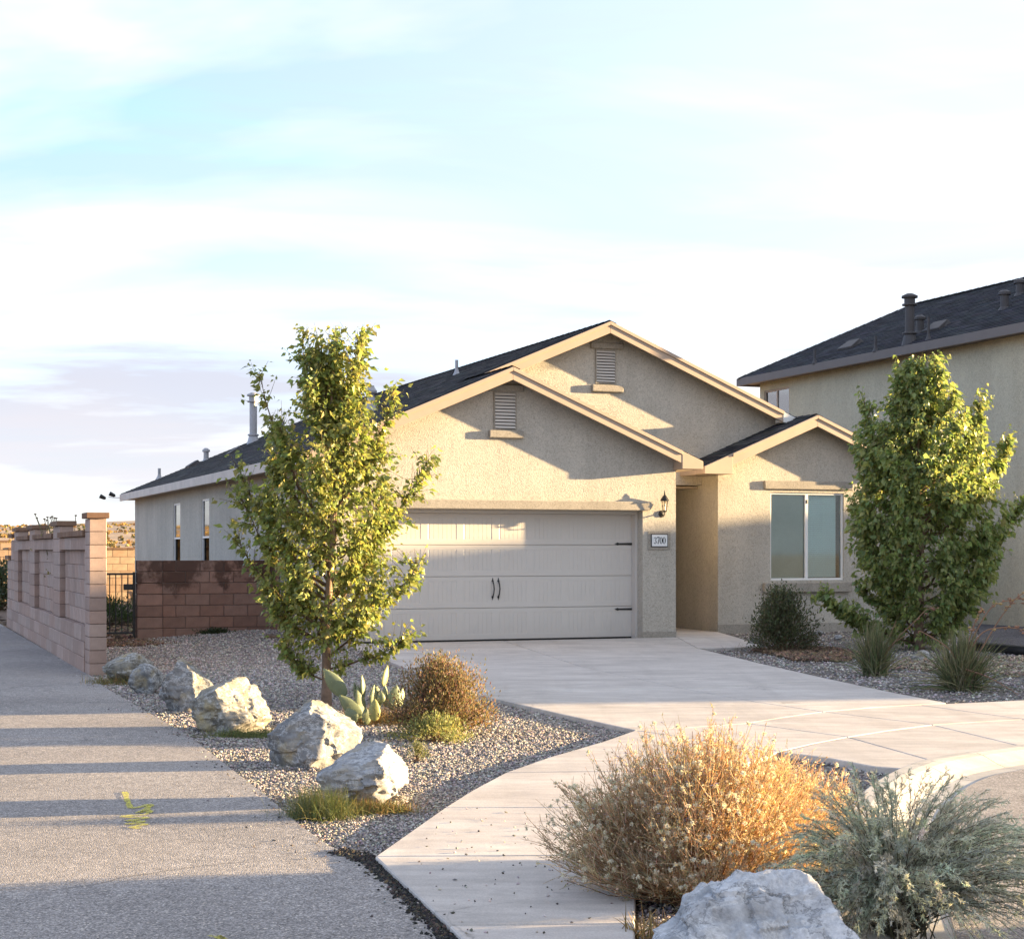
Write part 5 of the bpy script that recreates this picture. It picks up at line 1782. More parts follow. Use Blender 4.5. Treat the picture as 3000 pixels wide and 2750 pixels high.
# ================================================================== SHRUBS AND GRASSES
def leafy_shrub(name, label, base, w, h, n, leaf, cols, seed, stems=60, cat='shrub', mat='leaf_dark', width=0.8, upright=0.5, top=1.0):
    global rng
    keep = rng
    rng = np.random.default_rng(seed)
    root = tag(empty(name, base), label, cat)
    az = rng.uniform(0, 6.283, stems); el = rng.uniform(0.15, 1.5, stems)
    lump = 1 + 0.18 * np.sin(az * 3 + seed) + rng.normal(0, 0.10, stems)
    tip = np.column_stack([np.cos(az) * np.cos(el) * w / 2 * lump, np.sin(az) * np.cos(el) * w / 2 * lump, np.maximum(0.12 * h, np.sin(el) * h * (0.75 + 0.25 * lump))])
    b0 = np.column_stack([rng.normal(0, w * 0.05, stems), rng.normal(0, w * 0.05, stems), np.full(stems, -0.03)])
    t = np.linspace(0, 1, 5)[None, :, None]
    mid = b0 * 0.5 + tip * 0.5 + np.column_stack([np.zeros(stems), np.zeros(stems), np.full(stems, h * 0.06)])
    paths = (1 - t) ** 2 * b0[:, None] + 2 * t * (1 - t) * mid[:, None] + t * t * tip[:, None]
    g = tubes_geo(paths, np.tile(np.linspace(0.008, 0.002, 5), (stems, 1)) * h / 0.7, lerp_cols([(0.12, 0.08, 0.05), (0.16, 0.11, 0.07)], stems, 0.1), 4)
    tag(link('stems', np_mesh('stems', *g), M['stem'], root), kind='stuff')
    k = rng.integers(0, stems, n); tt = rng.uniform(0.35, 1.0, n) ** 0.7
    tt = tt[:, None]
    pos = (1 - tt) ** 2 * b0[k] + 2 * tt * (1 - tt) * mid[k] + tt * tt * tip[k] + rng.normal(0, 0.075, (n, 3)) * np.array([w, w, h])
    pos[:, 2] = np.abs(pos[:, 2])
    ax = unit(unit(pos) * 0.6 + rng.normal(0, 0.6, (n, 3)) + np.array([0, 0, upright]))
    v, f, c = leaves_geo(pos, ax, unit(rng.normal(0, 1, (n, 3))), leaf * rng.uniform(0.6, 1.3, n), lerp_cols(cols, n, 0.2), width)
    tag(link('leaves', np_mesh('leaves', v, f, c), M[mat], root), kind='stuff')
    rng = keep
    return root


leafy_shrub('evergreen_shrub', 'round dark green shrub below the front window', G(2288, 1908), 0.92, 0.90, 11000, 0.044, [(0.085, 0.105, 0.05), (0.11, 0.13, 0.06), (0.07, 0.08, 0.04), (0.14, 0.125, 0.075)], 21, 110)
rb = G(1295, 2150)
leafy_shrub('flowering_shrub', 'rounded shrub with reddish tops beside the prickly pear', rb, 0.78, 0.62, 17000, 0.027, [(0.17, 0.14, 0.065), (0.24, 0.165, 0.08), (0.12, 0.115, 0.055), (0.28, 0.20, 0.10), (0.20, 0.10, 0.08)], 22, 110, upright=0.9, width=0.6)
leafy_shrub('low_shrub', 'low yellow green herb under the reddish shrub', G(1275, 2168), 0.62, 0.20, 3200, 0.026, [(0.24, 0.25, 0.09), (0.31, 0.29, 0.11), (0.17, 0.20, 0.07)], 23, 60, upright=0.7, width=0.7)
leafy_shrub('yard_shrub', 'dark leafy shrub behind the iron gate', UV(-9.35, 4.6, 0), 0.9, 1.25, 2400, 0.09, [(0.04, 0.055, 0.02), (0.055, 0.075, 0.03), (0.03, 0.035, 0.015)], 24, 50)
leafy_shrub('yard_weed', 'green weeds in the yard behind the gate', UV(-8.5, 8.0, 0), 2.0, 0.55, 2600, 0.10, [(0.06, 0.09, 0.03), (0.08, 0.11, 0.04)], 25, 60, upright=1.0, width=0.35)
leafy_shrub('desert_shrub', 'dark green desert shrub past the far end of the tan wall', np.array([-13.0, 42.0, -0.1]), 2.6, 1.25, 3000, 0.12, [(0.06, 0.08, 0.045), (0.09, 0.10, 0.05)], 26, 60)
leafy_shrub('mat_weed', 'small dark green weed at the foot of the low block wall', UV(-7.3, 2.65, 0.03), 0.75, 0.14, 1400, 0.04, [(0.04, 0.06, 0.025), (0.055, 0.075, 0.03)], 27, 40)
leafy_shrub('mat_weed', 'tiny yellow green weed in the gravel beyond the nearest boulder', G(1222, 2225), 0.20, 0.12, 700, 0.018, [(0.20, 0.20, 0.08), (0.14, 0.16, 0.06)], 28, 40, upright=0.9, width=0.5)


def grass_clump(name, label, base, n, length, spread, cols, seed, rad=0.003, lean=0.6, cat='grass', mat='stem', K=6, foot=0.05, flat=1.0):
    global rng
    keep = rng
    rng = np.random.default_rng(seed)
    az = rng.uniform(0, 6.283, n); L = length * rng.uniform(0.45, 1.0, n); out = np.abs(rng.normal(0, lean, n)).clip(0, 1.35)
    b0 = np.column_stack([rng.normal(0, foot, n), rng.normal(0, foot * flat, n), np.full(n, -0.01)])
    t = np.linspace(0, 1, K)
    hor = np.sin(out)[:, None] * L[:, None] * (t + 0.35 * t ** 2) / 1.2
    ver = np.cos(out)[:, None] * L[:, None] * t - (0.28 * L * out)[:, None] * t ** 2.4
    paths = b0[:, None, :] + np.stack([np.cos(az)[:, None] * hor, np.sin(az)[:, None] * hor, np.maximum(ver, 0.005)], -1)
    paths[:, :, 0] *= spread
    r = rad * np.array([1, 1, 0.9, 0.7, 0.45, 0.15])[:K]
    g = tubes_geo(paths, np.tile(r, (n, 1)), lerp_cols(cols, n, 0.18), 3)
    o = tag(link(name, np_mesh(name, *g), M[mat], None, base), label, cat)
    rng = keep
    return o, paths


YUC = [(0.17, 0.205, 0.10), (0.22, 0.245, 0.125), (0.28, 0.28, 0.16), (0.38, 0.35, 0.22)]
root = tag(empty('red_yucca', G(2563, 1978)), 'smaller grassy yucca clump beside the driveway', 'yucca', 'yucca clumps in the right gravel bed')
o, _ = grass_clump('leaf_blades', None, (0, 0, 0), 620, 0.72, 0.9, YUC, 41, 0.005, 0.45, cat=None, foot=0.06)
o.parent = root; o['kind'] = 'stuff'


def stalk(parent, base, pts, rad, pods, seed, cols=((0.30, 0.20, 0.13), (0.38, 0.22, 0.17))):
    r = np.random.default_rng(seed)
    q = smooth_line(np.array([np.array(P(x, y, base[1] + dy)) - base for x, y, dy in pts]), 5)
    m = tubes_geo(q[None], np.linspace(rad, rad * 0.45, len(q))[None], np.array([cols[0]]), 5)
    parts = [m]
    n = pods
    if n:
        i = r.integers(int(len(q) * 0.45), len(q), n)
        pos = q[i] + r.normal(0, 0.016, (n, 3))
        parts.append(stones_geo(pos, r.uniform(0.012, 0.024, n), np.array([cols[k % len(cols)] for k in range(n)])))
    v, f, c = join_geo(parts)
    o = link('flower_stalk', np_mesh('flower_stalk', v, f, c), M['stem'], parent)
    o['kind'] = 'stuff'
    return o


yb = G(2563, 1978)
for k, pts in enumerate((((2570, 1960, 0), (2620, 1880, 0), (2680, 1820, -0.1), (2715, 1785, -0.1), (2745, 1782, -0.1)), ((2565, 1950, 0), (2600, 1880, 0.1), (2625, 1818, 0.1)), ((2575, 1950, 0), (2610, 1890, -0.1), (2660, 1858, -0.1)))):
    stalk(root, yb, pts, 0.010, (10, 0, 0)[k], 50 + k)
root = tag(empty('red_yucca', G(2813, 2020)), 'larger grassy yucca clump with arching dry flower stalks at the right', 'yucca', 'yucca clumps in the right gravel bed')
o, _ = grass_clump('leaf_blades', None, (0, 0, 0), 850, 0.74, 1.05, YUC, 42, 0.005, 0.58, cat=None, foot=0.07)
o.parent = root; o['kind'] = 'stuff'
yb = G(2813, 2020)
for k, pts in enumerate((((2815, 1960, 0), (2840, 1870, 0), (2860, 1815, 0.0), (2875, 1785, 0)), ((2820, 1950, 0), (2850, 1870, 0.05), (2895, 1790, 0.05), (2930, 1765, 0.1), (3000, 1755, 0.1), (3060, 1790, 0.1)), ((2825, 1950, 0), (2870, 1860, -0.1), (2930, 1838, -0.1), (3000, 1845, -0.1), (3050, 1870, -0.1)), ((2860, 1930, 0), (2905, 1850, 0.1), (2945, 1790, 0.1), (2985, 1745, 0.1), (3040, 1720, 0.1)), ((2810, 1960, 0), (2780, 1900, -0.1), (2700, 1850, -0.1), (2690, 1856, -0.1)), ((2830, 1960, -0.2), (2900, 1985, -0.3), (2985, 2035, -0.45)))):
    stalk(root, yb, pts, 0.009, (18, 34, 24, 24, 0, 0)[k], 60 + k, ((0.36, 0.23, 0.16), (0.48, 0.28, 0.19), (0.5, 0.38, 0.2)))

DRY = [(0.42, 0.30, 0.13), (0.36, 0.24, 0.10), (0.50, 0.38, 0.18), (0.28, 0.20, 0.09)]
GRN = [(0.20, 0.24, 0.09), (0.25, 0.28, 0.11), (0.16, 0.20, 0.08), (0.32, 0.30, 0.12)]
grass_clump('dry_grass', 'golden dry grass beneath the prickly pear', G(1130, 2112), 900, 0.20, 1.9, DRY, 43, 0.0016, 0.9, foot=0.13)
grass_clump('dry_grass', 'straw and weeds at the right foot of the nearest boulder', G(1095, 2374), 1500, 0.10, 1.2, DRY + GRN, 44, 0.0010, 0.8, foot=0.09, flat=0.5)
grass_clump('green_weed', 'feathery green weeds at the left foot of the nearest boulder', G(935, 2392), 1500, 0.22, 1.0, GRN + [(0.3, 0.28, 0.12), (0.2, 0.24, 0.14)], 45, 0.0009, 0.55, foot=0.085, flat=0.7)
grass_clump('green_weed', 'short green weeds in front of the rounded yellow boulder', G(740, 2154), 1200, 0.09, 1.5, GRN, 46, 0.0016, 0.9, foot=0.12, flat=0.5)
grass_clump('dry_grass', 'weeds at the foot of the boulder beside the tan wall', G(330, 2002), 300, 0.16, 1.5, DRY + GRN, 47, 0.002, 0.8, foot=0.10)
grass_clump('dry_grass', 'dead straw stems at the pavement edge by the foreground boulder', G(1895, 2745), 60, 0.16, 1.2, DRY, 48, 0.003, 0.7, foot=0.05)
grass_clump('dry_grass', 'straw tuft beneath the dark shrub at the window', G(2300, 1912), 260, 0.22, 1.8, [(0.22, 0.16, 0.10), (0.16, 0.12, 0.08)], 49, 0.002, 1.0, foot=0.2)

# prickly pear
cb = G(1040, 2122)
cac = tag(empty('prickly_pear', cb), 'prickly pear cactus with large green pads beside the tree trunk', 'cactus')
PAD = []


def pad(x, y, dy, w, h, tilt, yaw, young=False):
    w, h = w * 0.70, h * 0.84
    """x,y: pixel of the pad's foot; w,h in pixels; tilt in the picture plane, yaw about the vertical"""
    s = cb[1] / FPX
    r, n = 14, 20
    m = MB()
    rings = []
    for i in range(r + 1):
        t = i / r
        zz_ = h * s * t
        ww = w * s * 0.5 * math.sin(math.pi * min(1, (0.06 + 0.94 * t)) ** 0.85) ** 0.75 if 0 < t < 1 else 0.004
        th_ = max(0.004, 0.017 * math.sin(math.pi * (0.08 + 0.87 * t)))
        rings.append([(ww * math.cos(2 * math.pi * k / n), th_ * math.sin(2 * math.pi * k / n), zz_) for k in range(n)])
    m.add([q for R in rings for q in R], [(i * n + k, i * n + (k + 1) % n, (i + 1) * n + (k + 1) % n, (i + 1) * n + k) for i in range(r) for k in range(n)] + [tuple(range(n - 1, -1, -1)), tuple(r * n + k for k in range(n))])
    p = P(x, y, cb[1] + dy) - cb
    o = m.build('pad', M['cactus_young' if young else 'cactus'], cac, smooth=True, loc=p)
    o.rotation_euler = (0, math.radians(tilt), math.radians(yaw))
    o.rotation_mode = 'YXZ' if False else 'XYZ'
    # spines
    rr = np.random.default_rng(len(PAD) + 90)
    k = 70
    t = rr.uniform(0.08, 0.97, k); a = rr.uniform(0, 6.283, k)
    ww = w * s * 0.5 * np.sin(math.pi * np.minimum(1, 0.06 + 0.94 * t) ** 0.85) ** 0.75
    th_ = 0.017 * np.sin(math.pi * (0.08 + 0.87 * t))
    q0 = np.column_stack([ww * np.cos(a), th_ * np.sin(a), h * s * t])
    q1 = q0 + unit(np.column_stack([np.cos(a), np.sin(a) * 1.5, rr.normal(0.2, 0.4, k)])) * rr.uniform(0.010, 0.022, k)[:, None]
    g = tubes_geo(np.stack([q0, q1], 1), np.tile([0.0009, 0.0003], (k, 1)), np.tile([[0.6, 0.55, 0.35]], (k, 1)), 3)
    sp = link('spines', np_mesh('spines', *g), M['stem'], o)
    sp['kind'] = 'stuff'
    PAD.append(o)


pad(1060, 2100, 0.0, 62, 112, -46, 15)
pad(1012, 2040, 0.02, 66, 125, -38, 10)
pad(1062, 2105, 0.03, 52, 120, -10, 40)
pad(1066, 2045, 0.05, 40, 85, -12, 70)
pad(1048, 2060, 0.06, 30, 80, -16, 60)
pad(1092, 2070, 0.05, 46, 78, 6, 55)
pad(1105, 2075, 0.12, 56, 88, -6, 25)
pad(1122, 2010, 0.10, 40, 78, 22, 60, True)
pad(1130, 2070, 0.10, 46, 80, -4, 65)
pad(1148, 2075, 0.08, 60, 84, 12, 20)
pad(1168, 2070, 0.12, 46, 70, 18, 50)
pad(1096, 2112, -0.08, 50, 78, 2, 10, True)
pad(1118, 2060, -0.02, 34, 44, -4, 8)
pad(1152, 2078, 0.0, 28, 38, 8, 10)
pad(1040, 2118, -0.05, 58, 60, -28, 0)
pad(1075, 2122, -0.02, 40, 60, -5, 25)


# aster bush in the foreground
def aster(base, seed, label, dens=1.0, size=1.0):
    global rng
    keep = rng
    rng = np.random.default_rng(seed)
    root = tag(empty('aster_bush', base), label, 'bush')
    n = int(950 * dens)
    az = rng.uniform(0, 6.283, n)
    el = np.arcsin(rng.uniform(0.04, 1.0, n))
    L = rng.uniform(0.62, 1.0, n)
    rx, ry, rz = 0.63 * size, 0.58 * size, 0.735 * size
    lump = 1 + 0.10 * np.sin(az * 4 + 1) + 0.06 * np.sin(az * 7)
    tip = np.column_stack([np.cos(az) * np.cos(el) * rx * L * lump, np.sin(az) * np.cos(el) * ry * L * lump, 0.10 + np.sin(el) * (rz - 0.10) * L])
    tip[:, 0] += 0.02
    b0 = np.column_stack([rng.normal(0.05, 0.07, n), rng.normal(0, 0.06, n), np.full(n, -0.02)])
    K = 6
    t = np.linspace(0, 1, K)[None, :, None]
    mid = 0.5 * (b0 + tip) + np.column_stack([tip[:, 0] * 0.10, tip[:, 1] * 0.10, -0.06 * np.cos(el)])
    paths = (1 - t) ** 2 * b0[:, None] + 2 * t * (1 - t) * mid[:, None] + t * t * tip[:, None]
    paths[:, 1:-1] += rng.normal(0, 0.008, (n, K - 2, 3))
    g1 = tubes_geo(paths, np.tile(np.linspace(0.0032, 0.0011, K), (n, 1)), lerp_cols([(0.36, 0.20, 0.11), (0.44, 0.26, 0.15), (0.28, 0.155, 0.09)], n, 0.15), 3)
    nb_ = int(13500 * dens)
    k = rng.integers(0, n, nb_); f = rng.uniform(0.35, 1.0, nb_) * (K - 1); a = np.minimum(f.astype(int), K - 2); w = (f - a)[:, None]
    s = paths[k, a] * (1 - w) + paths[k, a + 1] * w
    d = unit(paths[k, a + 1] - paths[k, a])
    dd = unit(d + rng.normal(0, 0.42, (nb_, 3)) + np.array([0, 0, 0.25]))
    L2 = rng.uniform(0.05, 0.15, nb_)[:, None]
    e = s + dd * L2
    bp = np.stack([s, (s + e) / 2 + rng.normal(0, 0.004, (nb_, 3)), e], 1)
    GOLD = [(0.62, 0.49, 0.33), (0.54, 0.40, 0.26), (0.70, 0.58, 0.42), (0.48, 0.40, 0.28), (0.62, 0.44, 0.30)]
    g2 = tubes_geo(bp, np.tile([0.0013, 0.0011, 0.0007], (nb_, 1)), lerp_cols(GOLD, nb_, 0.15), 3)
    nt = int(26000 * dens)
    k = rng.integers(0, nb_, nt); w = rng.uniform(0.3, 1, (nt, 1))
    s2 = bp[k, 0] * (1 - w) + bp[k, 2] * w
    e2 = s2 + unit(dd[k] + rng.normal(0, 0.6, (nt, 3)) + np.array([0, 0, 0.3])) * rng.uniform(0.015, 0.05, nt)[:, None]
    e2[:, 2] = np.minimum(e2[:, 2], rz * 1.06)
    g3_ = tubes_geo(np.stack([s2, e2], 1), np.tile([0.0009, 0.0006], (nt, 1)), lerp_cols(GOLD, nt, 0.15), 3)
    v, f_, c = join_geo([g1, g2, g3_])
    tag(link('stems', np_mesh('stems', v, f_, c), M['stem'], root), kind='stuff')
    # thin leaves, greener on the left
    nl = int(20000 * dens)
    k = rng.integers(0, nb_, nl); w = rng.uniform(0, 1, (nl, 1))
    pos = bp[k, 0] * (1 - w) + bp[k, 2] * w
    green = (rng.uniform(0, 1, nl) < np.clip(0.55 - pos[:, 0] * 1.1, 0.08, 0.9))[:, None]
    col = np.where(green, lerp_cols([(0.33, 0.33, 0.21), (0.40, 0.38, 0.25), (0.26, 0.27, 0.16)], nl), lerp_cols(GOLD, nl))
    v, f_, c = leaves_geo(pos, unit(dd[k] + rng.normal(0, 0.7, (nl, 3))), unit(rng.normal(0, 1, (nl, 3))), rng.uniform(0.012, 0.028, nl), col, 0.35)
    tag(link('leaves', np_mesh('leaves', v, f_, c), M['stem'], root), kind='stuff')
    # bud heads on the tips, white puffs on the near left, a few lilac flowers
    nbud = int(9000 * dens)
    i = rng.integers(0, nt, nbud)
    g = stones_geo(e2[i], rng.uniform(0.0032, 0.0062, nbud), lerp_cols([(0.66, 0.55, 0.40), (0.56, 0.44, 0.30), (0.78, 0.70, 0.55)], nbud))
    tag(link('buds', np_mesh('buds', *g), M['stem'], root), kind='stuff')
    front = np.where((e2[:, 1] < 0.15) & (e2[:, 0] < 0.40) & (e2[:, 2] > 0.06))[0]
    rad = np.linalg.norm(e2[front] / np.array([rx, ry, rz]), axis=1)
    front = front[rad > 0.72]
    i = rng.choice(front, int(700 * dens), replace=False)
    pp_ = []
    for j in i:
        c0 = e2[j]
        m_ = 34
        dirs = unit(rng.normal(0, 1, (m_, 3)))
        pp_.append(np.stack([np.tile(c0, (m_, 1)), c0 + dirs * rng.uniform(0.007, 0.0125, (m_, 1))], 1))
    pp_ = np.concatenate(pp_)
    g = tubes_geo(pp_, np.tile([0.0007, 0.0014], (len(pp_), 1)), lerp_cols([(0.82, 0.79, 0.70), (0.74, 0.70, 0.60)], len(pp_), 0.06), 3)
    tag(link('seed_heads', np_mesh('seed_heads', *g), M['puff'], root), kind='stuff')
    up = np.where((e2[:, 2] > 0.36) & (e2[:, 0] < 0.1))[0]
    i = rng.choice(up, 110, replace=False)
    pos, ax, nr = [], [], []
    for j in i:
        for q in range(9):
            a = q / 9 * 6.283
            pos.append(e2[j]); ax.append((math.cos(a), math.sin(a), 0.25)); nr.append((0, 0, 1))
    g = leaves_geo(np.array(pos), np.array(ax), np.array(nr, float), np.full(len(pos), 0.011), lerp_cols([(0.36, 0.30, 0.55), (0.45, 0.40, 0.62)], len(pos), 0.08), 0.5)
    tag(link('petals', np_mesh('petals', *g), M['puff'], root), kind='stuff')
    rng = keep
    return root


aster(np.array([0.77, 7.25, 0.0]), 71, 'large golden dry aster bush with white seed heads in the foreground')
aster(np.array([1.17, 7.75, 0.0]), 72, 'smaller golden bush behind the sage, right of the large aster', 0.55, 0.72)


# sand sage: long feathery plumes
def sage(base, seed):
    global rng
    keep = rng
    rng = np.random.default_rng(seed)
    root = tag(empty('sage_bush', base), 'feathery grey green sage bush spreading to the right foreground', 'bush')
    n = 440
    az = rng.uniform(0, 6.283, n)
    ca = np.cos(az)
    out = rng.uniform(0.15, 1.0, n) ** 0.8
    out[::9] *= 1.18
    az[::4] = rng.uniform(3.3, 6.1, len(az[::4]))
    ca = np.cos(az)
    R = np.where(ca > 0, 1.02, 0.70) * out
    zt = (0.70 - 0.50 * out ** 1.6) * rng.uniform(0.75, 1.05, n)
    zt[::4] *= rng.uniform(0.15, 0.7, len(zt[::4]))
    tip = np.column_stack([ca * R, np.sin(az) * np.where(np.sin(az) < 0, 0.60, 0.42) * out, zt])
    b0 = np.column_stack([rng.normal(0.0, 0.05, n), rng.normal(0, 0.05, n), np.full(n, -0.02)])
    K = 9
    t = np.linspace(0, 1, K)[None, :, None]
    mid = b0 * 0.5 + tip * 0.5 + np.column_stack([-tip[:, 0] * 0.12, -tip[:, 1] * 0.12, 0.22 * out + 0.05])
    paths = (1 - t) ** 2 * b0[:, None] + 2 * t * (1 - t) * mid[:, None] + t * t * tip[:, None]
    paths[:, :, 2] -= (0.10 * out)[:, None] * np.linspace(0, 1, K)[None] ** 4
    paths[:, 1:] += np.cumsum(rng.normal(0, 0.006, (n, K - 1, 3)), axis=1)
    paths[:, 1:, 2] = np.maximum(paths[:, 1:, 2], 0.015)
    g1 = tubes_geo(paths, np.tile(np.linspace(0.0036, 0.0008, K), (n, 1)), lerp_cols([(0.13, 0.12, 0.085), (0.17, 0.155, 0.115)], n), 3)
    # side sprays
    ns = n * 52
    k = rng.integers(0, n, ns); f = rng.uniform(0.22, 1.0, ns) ** 0.85 * (K - 1) * 0.999; a = np.minimum(f.astype(int), K - 2); w = (f - a)[:, None]
    s = paths[k, a] * (1 - w) + paths[k, a + 1] * w
    d = unit(paths[k, a + 1] - paths[k, a])
    dd = unit(d * 1.0 + rng.normal(0, 0.55, (ns, 3)) + np.array([0, 0, -0.05]))
    L = rng.uniform(0.018, 0.055, ns) * (1.2 - 0.75 * f / K)
    e = s + dd * L[:, None]
    m_ = (s + e) / 2 + rng.normal(0, 0.003, (ns, 3))
    SG = [(0.44, 0.465, 0.40), (0.50, 0.52, 0.45), (0.35, 0.38, 0.325), (0.56, 0.57, 0.49), (0.45, 0.43, 0.35)]
    tone = lerp_cols(SG, n, 0.10)
    sc_ = np.clip(tone[k] * (1 + rng.normal(0, 0.10, (ns, 1))), 0.02, 1)
    g2 = tubes_geo(np.stack([s, m_, e], 1), np.tile([0.0011, 0.0010, 0.0005], (ns, 1)), sc_, 3)
    nl = ns * 7
    k2 = rng.integers(0, ns, nl); w = rng.uniform(0.1, 1.0, (nl, 1))
    p = s[k2] * (1 - w) + e[k2] * w
    ax = unit(dd[k2] + rng.normal(0, 0.55, (nl, 3)))
    tpl = np.array([[0, 0.085, 0], [0, -0.085, 0], [1, 0, 0]], float)
    g3_ = leaves_geo(p, ax, unit(rng.normal(0, 1, (nl, 3))), rng.uniform(0.008, 0.018, nl), np.clip(sc_[k2] * 1.12, 0, 1), 1.0, tpl, np.array([[0, 1, 2]]))
    v, f_, c = join_geo([g1, g2])
    tag(link('stems', np_mesh('stems', v, f_, c), M['sage'], root), kind='stuff')
    tag(link('plumes', np_mesh('plumes', *g3_), M['sage'], root), kind='stuff')
    rng = keep
    return root


sage(np.array([1.50, 6.6, 0.0]), 81)

# dry sunflower heads showing above the long wall
sf = tag(empty('dry_sunflower', UV(-9.8, 1.2, 0)), 'dry sunflower stems with dark seed heads behind the tan wall', 'plant')
sfb = UV(-9.8, 1.2, 0)
for k, (x, y) in enumerate(((103, 1506), (108, 1517), (130, 1520), (139, 1515), (148, 1516), (153, 1513), (160, 1517), (222, 1510), (165, 1518), (210, 1528), (137, 1524))):
    tip = P(x, y, sfb[1] + rng.uniform(-0.3, 0.3)) - sfb
    b0 = np.array([rng.uniform(-0.15, 0.15), rng.uniform(-0.2, 0.2), 0])
    q = np.array([b0, b0 * 0.4 + tip * 0.6 + [0, 0, 0.2], tip])
    q = smooth_line(q, 5)
    st = link('flower_stem', np_mesh('flower_stem', *tubes_geo(q[None], np.full((1, len(q)), 0.006), np.array([[0.22, 0.2, 0.12]]), 4)), M['stem'], sf)
    MB().lathe([(0.004, -0.012), (0.018, -0.006), (0.021, 0.006), (0.01, 0.012)], 8).build('seed_head', M['soil'], st, loc=tip)
i_ = 500
p = np.column_stack([rng.normal(0.0, 0.16, i_), rng.normal(0, 0.2, i_), rng.uniform(0.9, 1.8, i_)])
tag(link('leaves', np_mesh('leaves', *leaves_geo(p, unit(rng.normal(0, 1, (i_, 3))), unit(rng.normal(0, 1, (i_, 3))), rng.uniform(0.04, 0.08, i_), lerp_cols([(0.2, 0.19, 0.08), (0.26, 0.22, 0.1)], i_))), M['leaf_dark'], sf), kind='stuff')

# scrub and golden grass of the open desert
n_ = 7500
yy = 36 * np.exp(rng.uniform(0, math.log(14), n_))
xx = -yy * rng.uniform(0.17, 0.62, n_)
ok = ~((xx > -14.5 - (yy - 36) * 0.3) & (yy < 48))
xx, yy = xx[ok], yy[ok]
n_ = len(xx)
zz_ = ground_z(xx, yy)
nb_ = 9
az = rng.uniform(0, 6.283, (n_, nb_)); lean = rng.uniform(0.1, 0.9, (n_, nb_)); L = rng.uniform(0.25, 0.6, (n_, 1)) * rng.uniform(0.6, 1.1, (n_, nb_))
b = np.stack([xx[:, None] + rng.normal(0, 0.12, (n_, nb_)), yy[:, None] + rng.normal(0, 0.12, (n_, nb_)), np.repeat(zz_[:, None], nb_, 1)], -1)
e = b + np.stack([np.cos(az) * np.sin(lean) * L, np.sin(az) * np.sin(lean) * L, np.cos(lean) * L], -1)
wd = (0.012 + 0.0006 * yy)[:, None].repeat(nb_, 1)
g = tubes_geo(np.stack([b.reshape(-1, 3), e.reshape(-1, 3)], 1), np.stack([wd.ravel(), wd.ravel() * 0.3], 1), np.repeat(lerp_cols([(0.46, 0.33, 0.13), (0.40, 0.27, 0.11), (0.52, 0.38, 0.17), (0.22, 0.20, 0.10)], n_, 0.15), nb_, axis=0), 3)
tag(link('desert_grass', np_mesh('desert_grass', *g), M['stem']), 'golden dry grass and scrub of the open desert', 'grass', kind='stuff')

# soil patch and litter in the right bed, litter below the low wall
def litter(name, poly, n, cols, label, s0, s1):
    p = scatter_poly(poly, n, lambda q: np.ones(len(q)))
    v, f, c = stones_geo(np.column_stack([p, rng.uniform(0.0, 0.03, n)]), rng.uniform(s0, s1, n), lerp_cols(cols, n, 0.25))
    return tag(link(name, np_mesh(name, v, f, c), M['stones']), label, 'litter', kind='stuff')


BRN = [(0.14, 0.09, 0.06), (0.19, 0.12, 0.075), (0.10, 0.07, 0.05), (0.24, 0.16, 0.10)]
litter('soil_clods', [G(2200, 1905), G(2330, 1935), G(2480, 1938), G(2530, 1915), G(2440, 1900), G(2300, 1895)], 2600, BRN, 'brown soil clods around the dark shrub at the window', 0.012, 0.035)
litter('leaf_litter', [UV(-9.95, 1.2), UV(-8.6, 0.8), UV(-7.0, 2.2), UV(-6.8, 2.8), UV(-9.95, 2.9)], 3000, BRN, 'brown leaf litter below the low block wall', 0.010, 0.03)
litter('leaf_litter', [G(2600, 1960), G(2900, 1975), G(3080, 1990), G(3080, 1925), G(2850, 1925), G(2650, 1930)], 3200, [(0.30, 0.24, 0.17), (0.22, 0.17, 0.12), (0.36, 0.30, 0.22)], 'dry straw litter around the yucca clumps', 0.010, 0.028)
litter('leaf_litter', [UV(-10, 3.2), UV(-6.3, 3.2), UV(-6.3, 12), UV(-10, 12)], 2600, BRN + [(0.3, 0.22, 0.14)], 'brown leaf litter in the yard behind the gate', 0.02, 0.06)

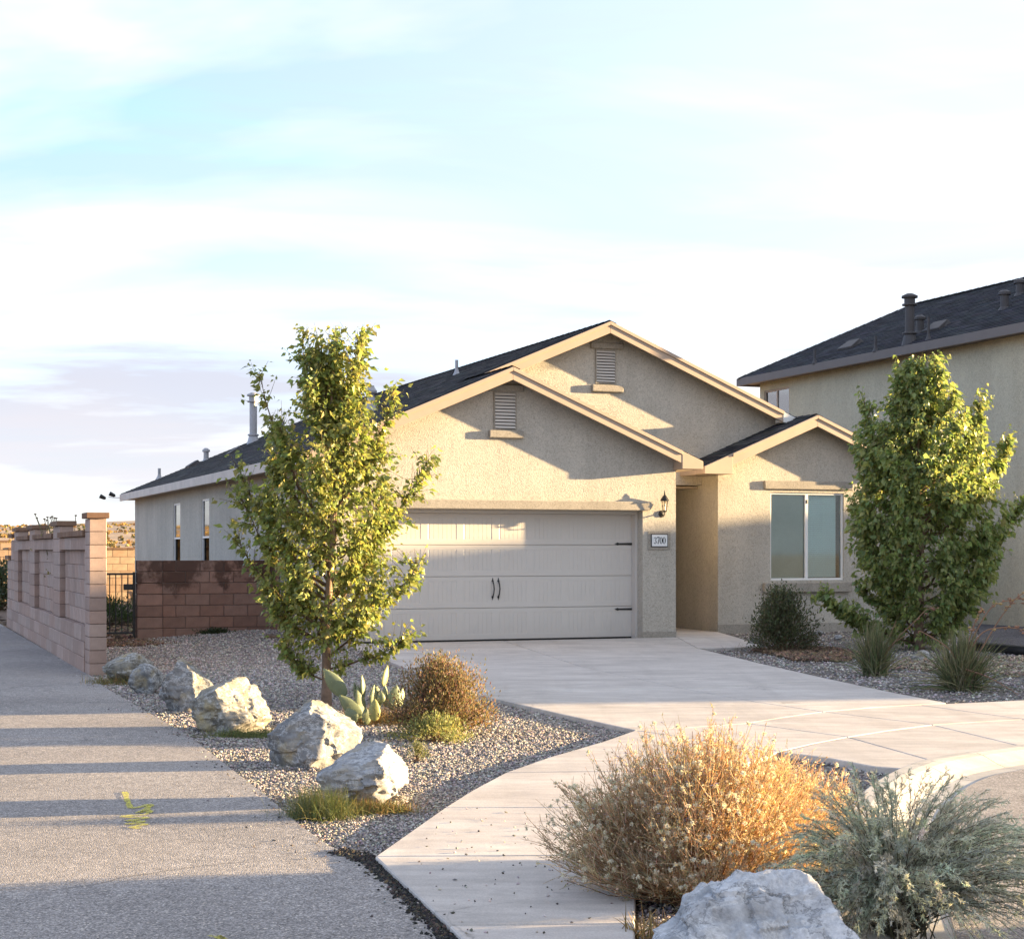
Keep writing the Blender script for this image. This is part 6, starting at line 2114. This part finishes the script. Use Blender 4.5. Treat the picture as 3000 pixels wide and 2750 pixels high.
# neighbour's bed: black edging, dark gravel; bin at the picture edge
e0, e1 = G(2835, 1902), G(3160, 1932)
ed_ = MB()
dv = unit(e1 - e0)
ed_.tube([tuple(e0 + np.array([0, 0, 0.05])), tuple((e0 + e1) / 2 + np.array([0, 0.06, 0.05])), tuple(e1 + np.array([0, 0, 0.05]))], 0.075, 8)
tag(ed_.build('garden_edging', M['edging'], smooth=True), 'black plastic garden edging at the right picture edge', 'edging')
zone('neighbour_gravel', [e0[:2] + [0, 0.05], e1[:2] + [0, 0.05], G(3300, 1880)[:2], UV(9.5, 3.0)[:2], UV(8.0, 2.6)[:2], G(2870, 1868)[:2]], 0.02, M['gravel_dark'], label='dark gravel bed of the neighbouring lot', cat='gravel')
tbn = G(3068, 1862)
bn = tag(empty('wheelie_bin', tbn, TH), 'teal plastic bin at the right picture edge beside the neighbour wall', 'bin')
MB().hexa([(-0.20, -0.2, 0.06), (0.20, -0.2, 0.06), (0.20, 0.2, 0.06), (-0.20, 0.2, 0.06), (-0.25, -0.25, 0.80), (0.25, -0.25, 0.80), (0.25, 0.25, 0.80), (-0.25, 0.25, 0.80)]).build('bin_body', M['edging'], bn, 0.02)
MB().hexa([(-0.28, -0.28, 0.81), (0.28, -0.28, 0.81), (0.28, 0.28, 0.81), (-0.28, 0.28, 0.81), (-0.24, -0.22, 0.90), (0.24, -0.22, 0.90), (0.24, 0.24, 0.93), (-0.24, 0.24, 0.93)]).build('bin_lid', M['teal'], bn, 0.02)
for s in (-1, 1):
    o = MB().lathe([(0.02, -0.03), (0.09, -0.03), (0.09, 0.03), (0.02, 0.03)], 14).build('wheel', M['edging'], bn, loc=(0.2 * s, 0.22, 0.09))
    o.rotation_euler = (0, math.radians(90), 0)

# unseen mailbox cluster, added across the street to shade the foreground rock and sage
mb = tag(empty('shadow_mailboxes', (9.5, 7.62, KZ), math.radians(10)), 'unseen grey mailbox cluster added to shade the foreground rock and sage', 'mailbox')
box_obj('pad', M['kerb'], mb, (-0.6, 0.6, -1.0, 1.0, 0.0, 0.12), 0.01)
for y0 in (-0.62, 0.02):
    box_obj('pedestal', M['metal_pipe_dark'], mb, (-0.16, 0.16, y0 + 0.12, y0 + 0.48, 0.12, 0.5), 0.01)
    cab = box_obj('cabinet', M['meter'], mb, (-0.23, 0.23, y0, y0 + 0.6, 0.5, 1.62), 0.012)
    for r in range(6):
        for c_ in range(2):
            box_obj('box_door', M['metal_pipe'], cab, (-0.242, -0.231, y0 + 0.04 + c_ * 0.265, y0 + 0.295 + c_ * 0.265, 0.56 + r * 0.17, 0.715 + r * 0.17), 0.002)
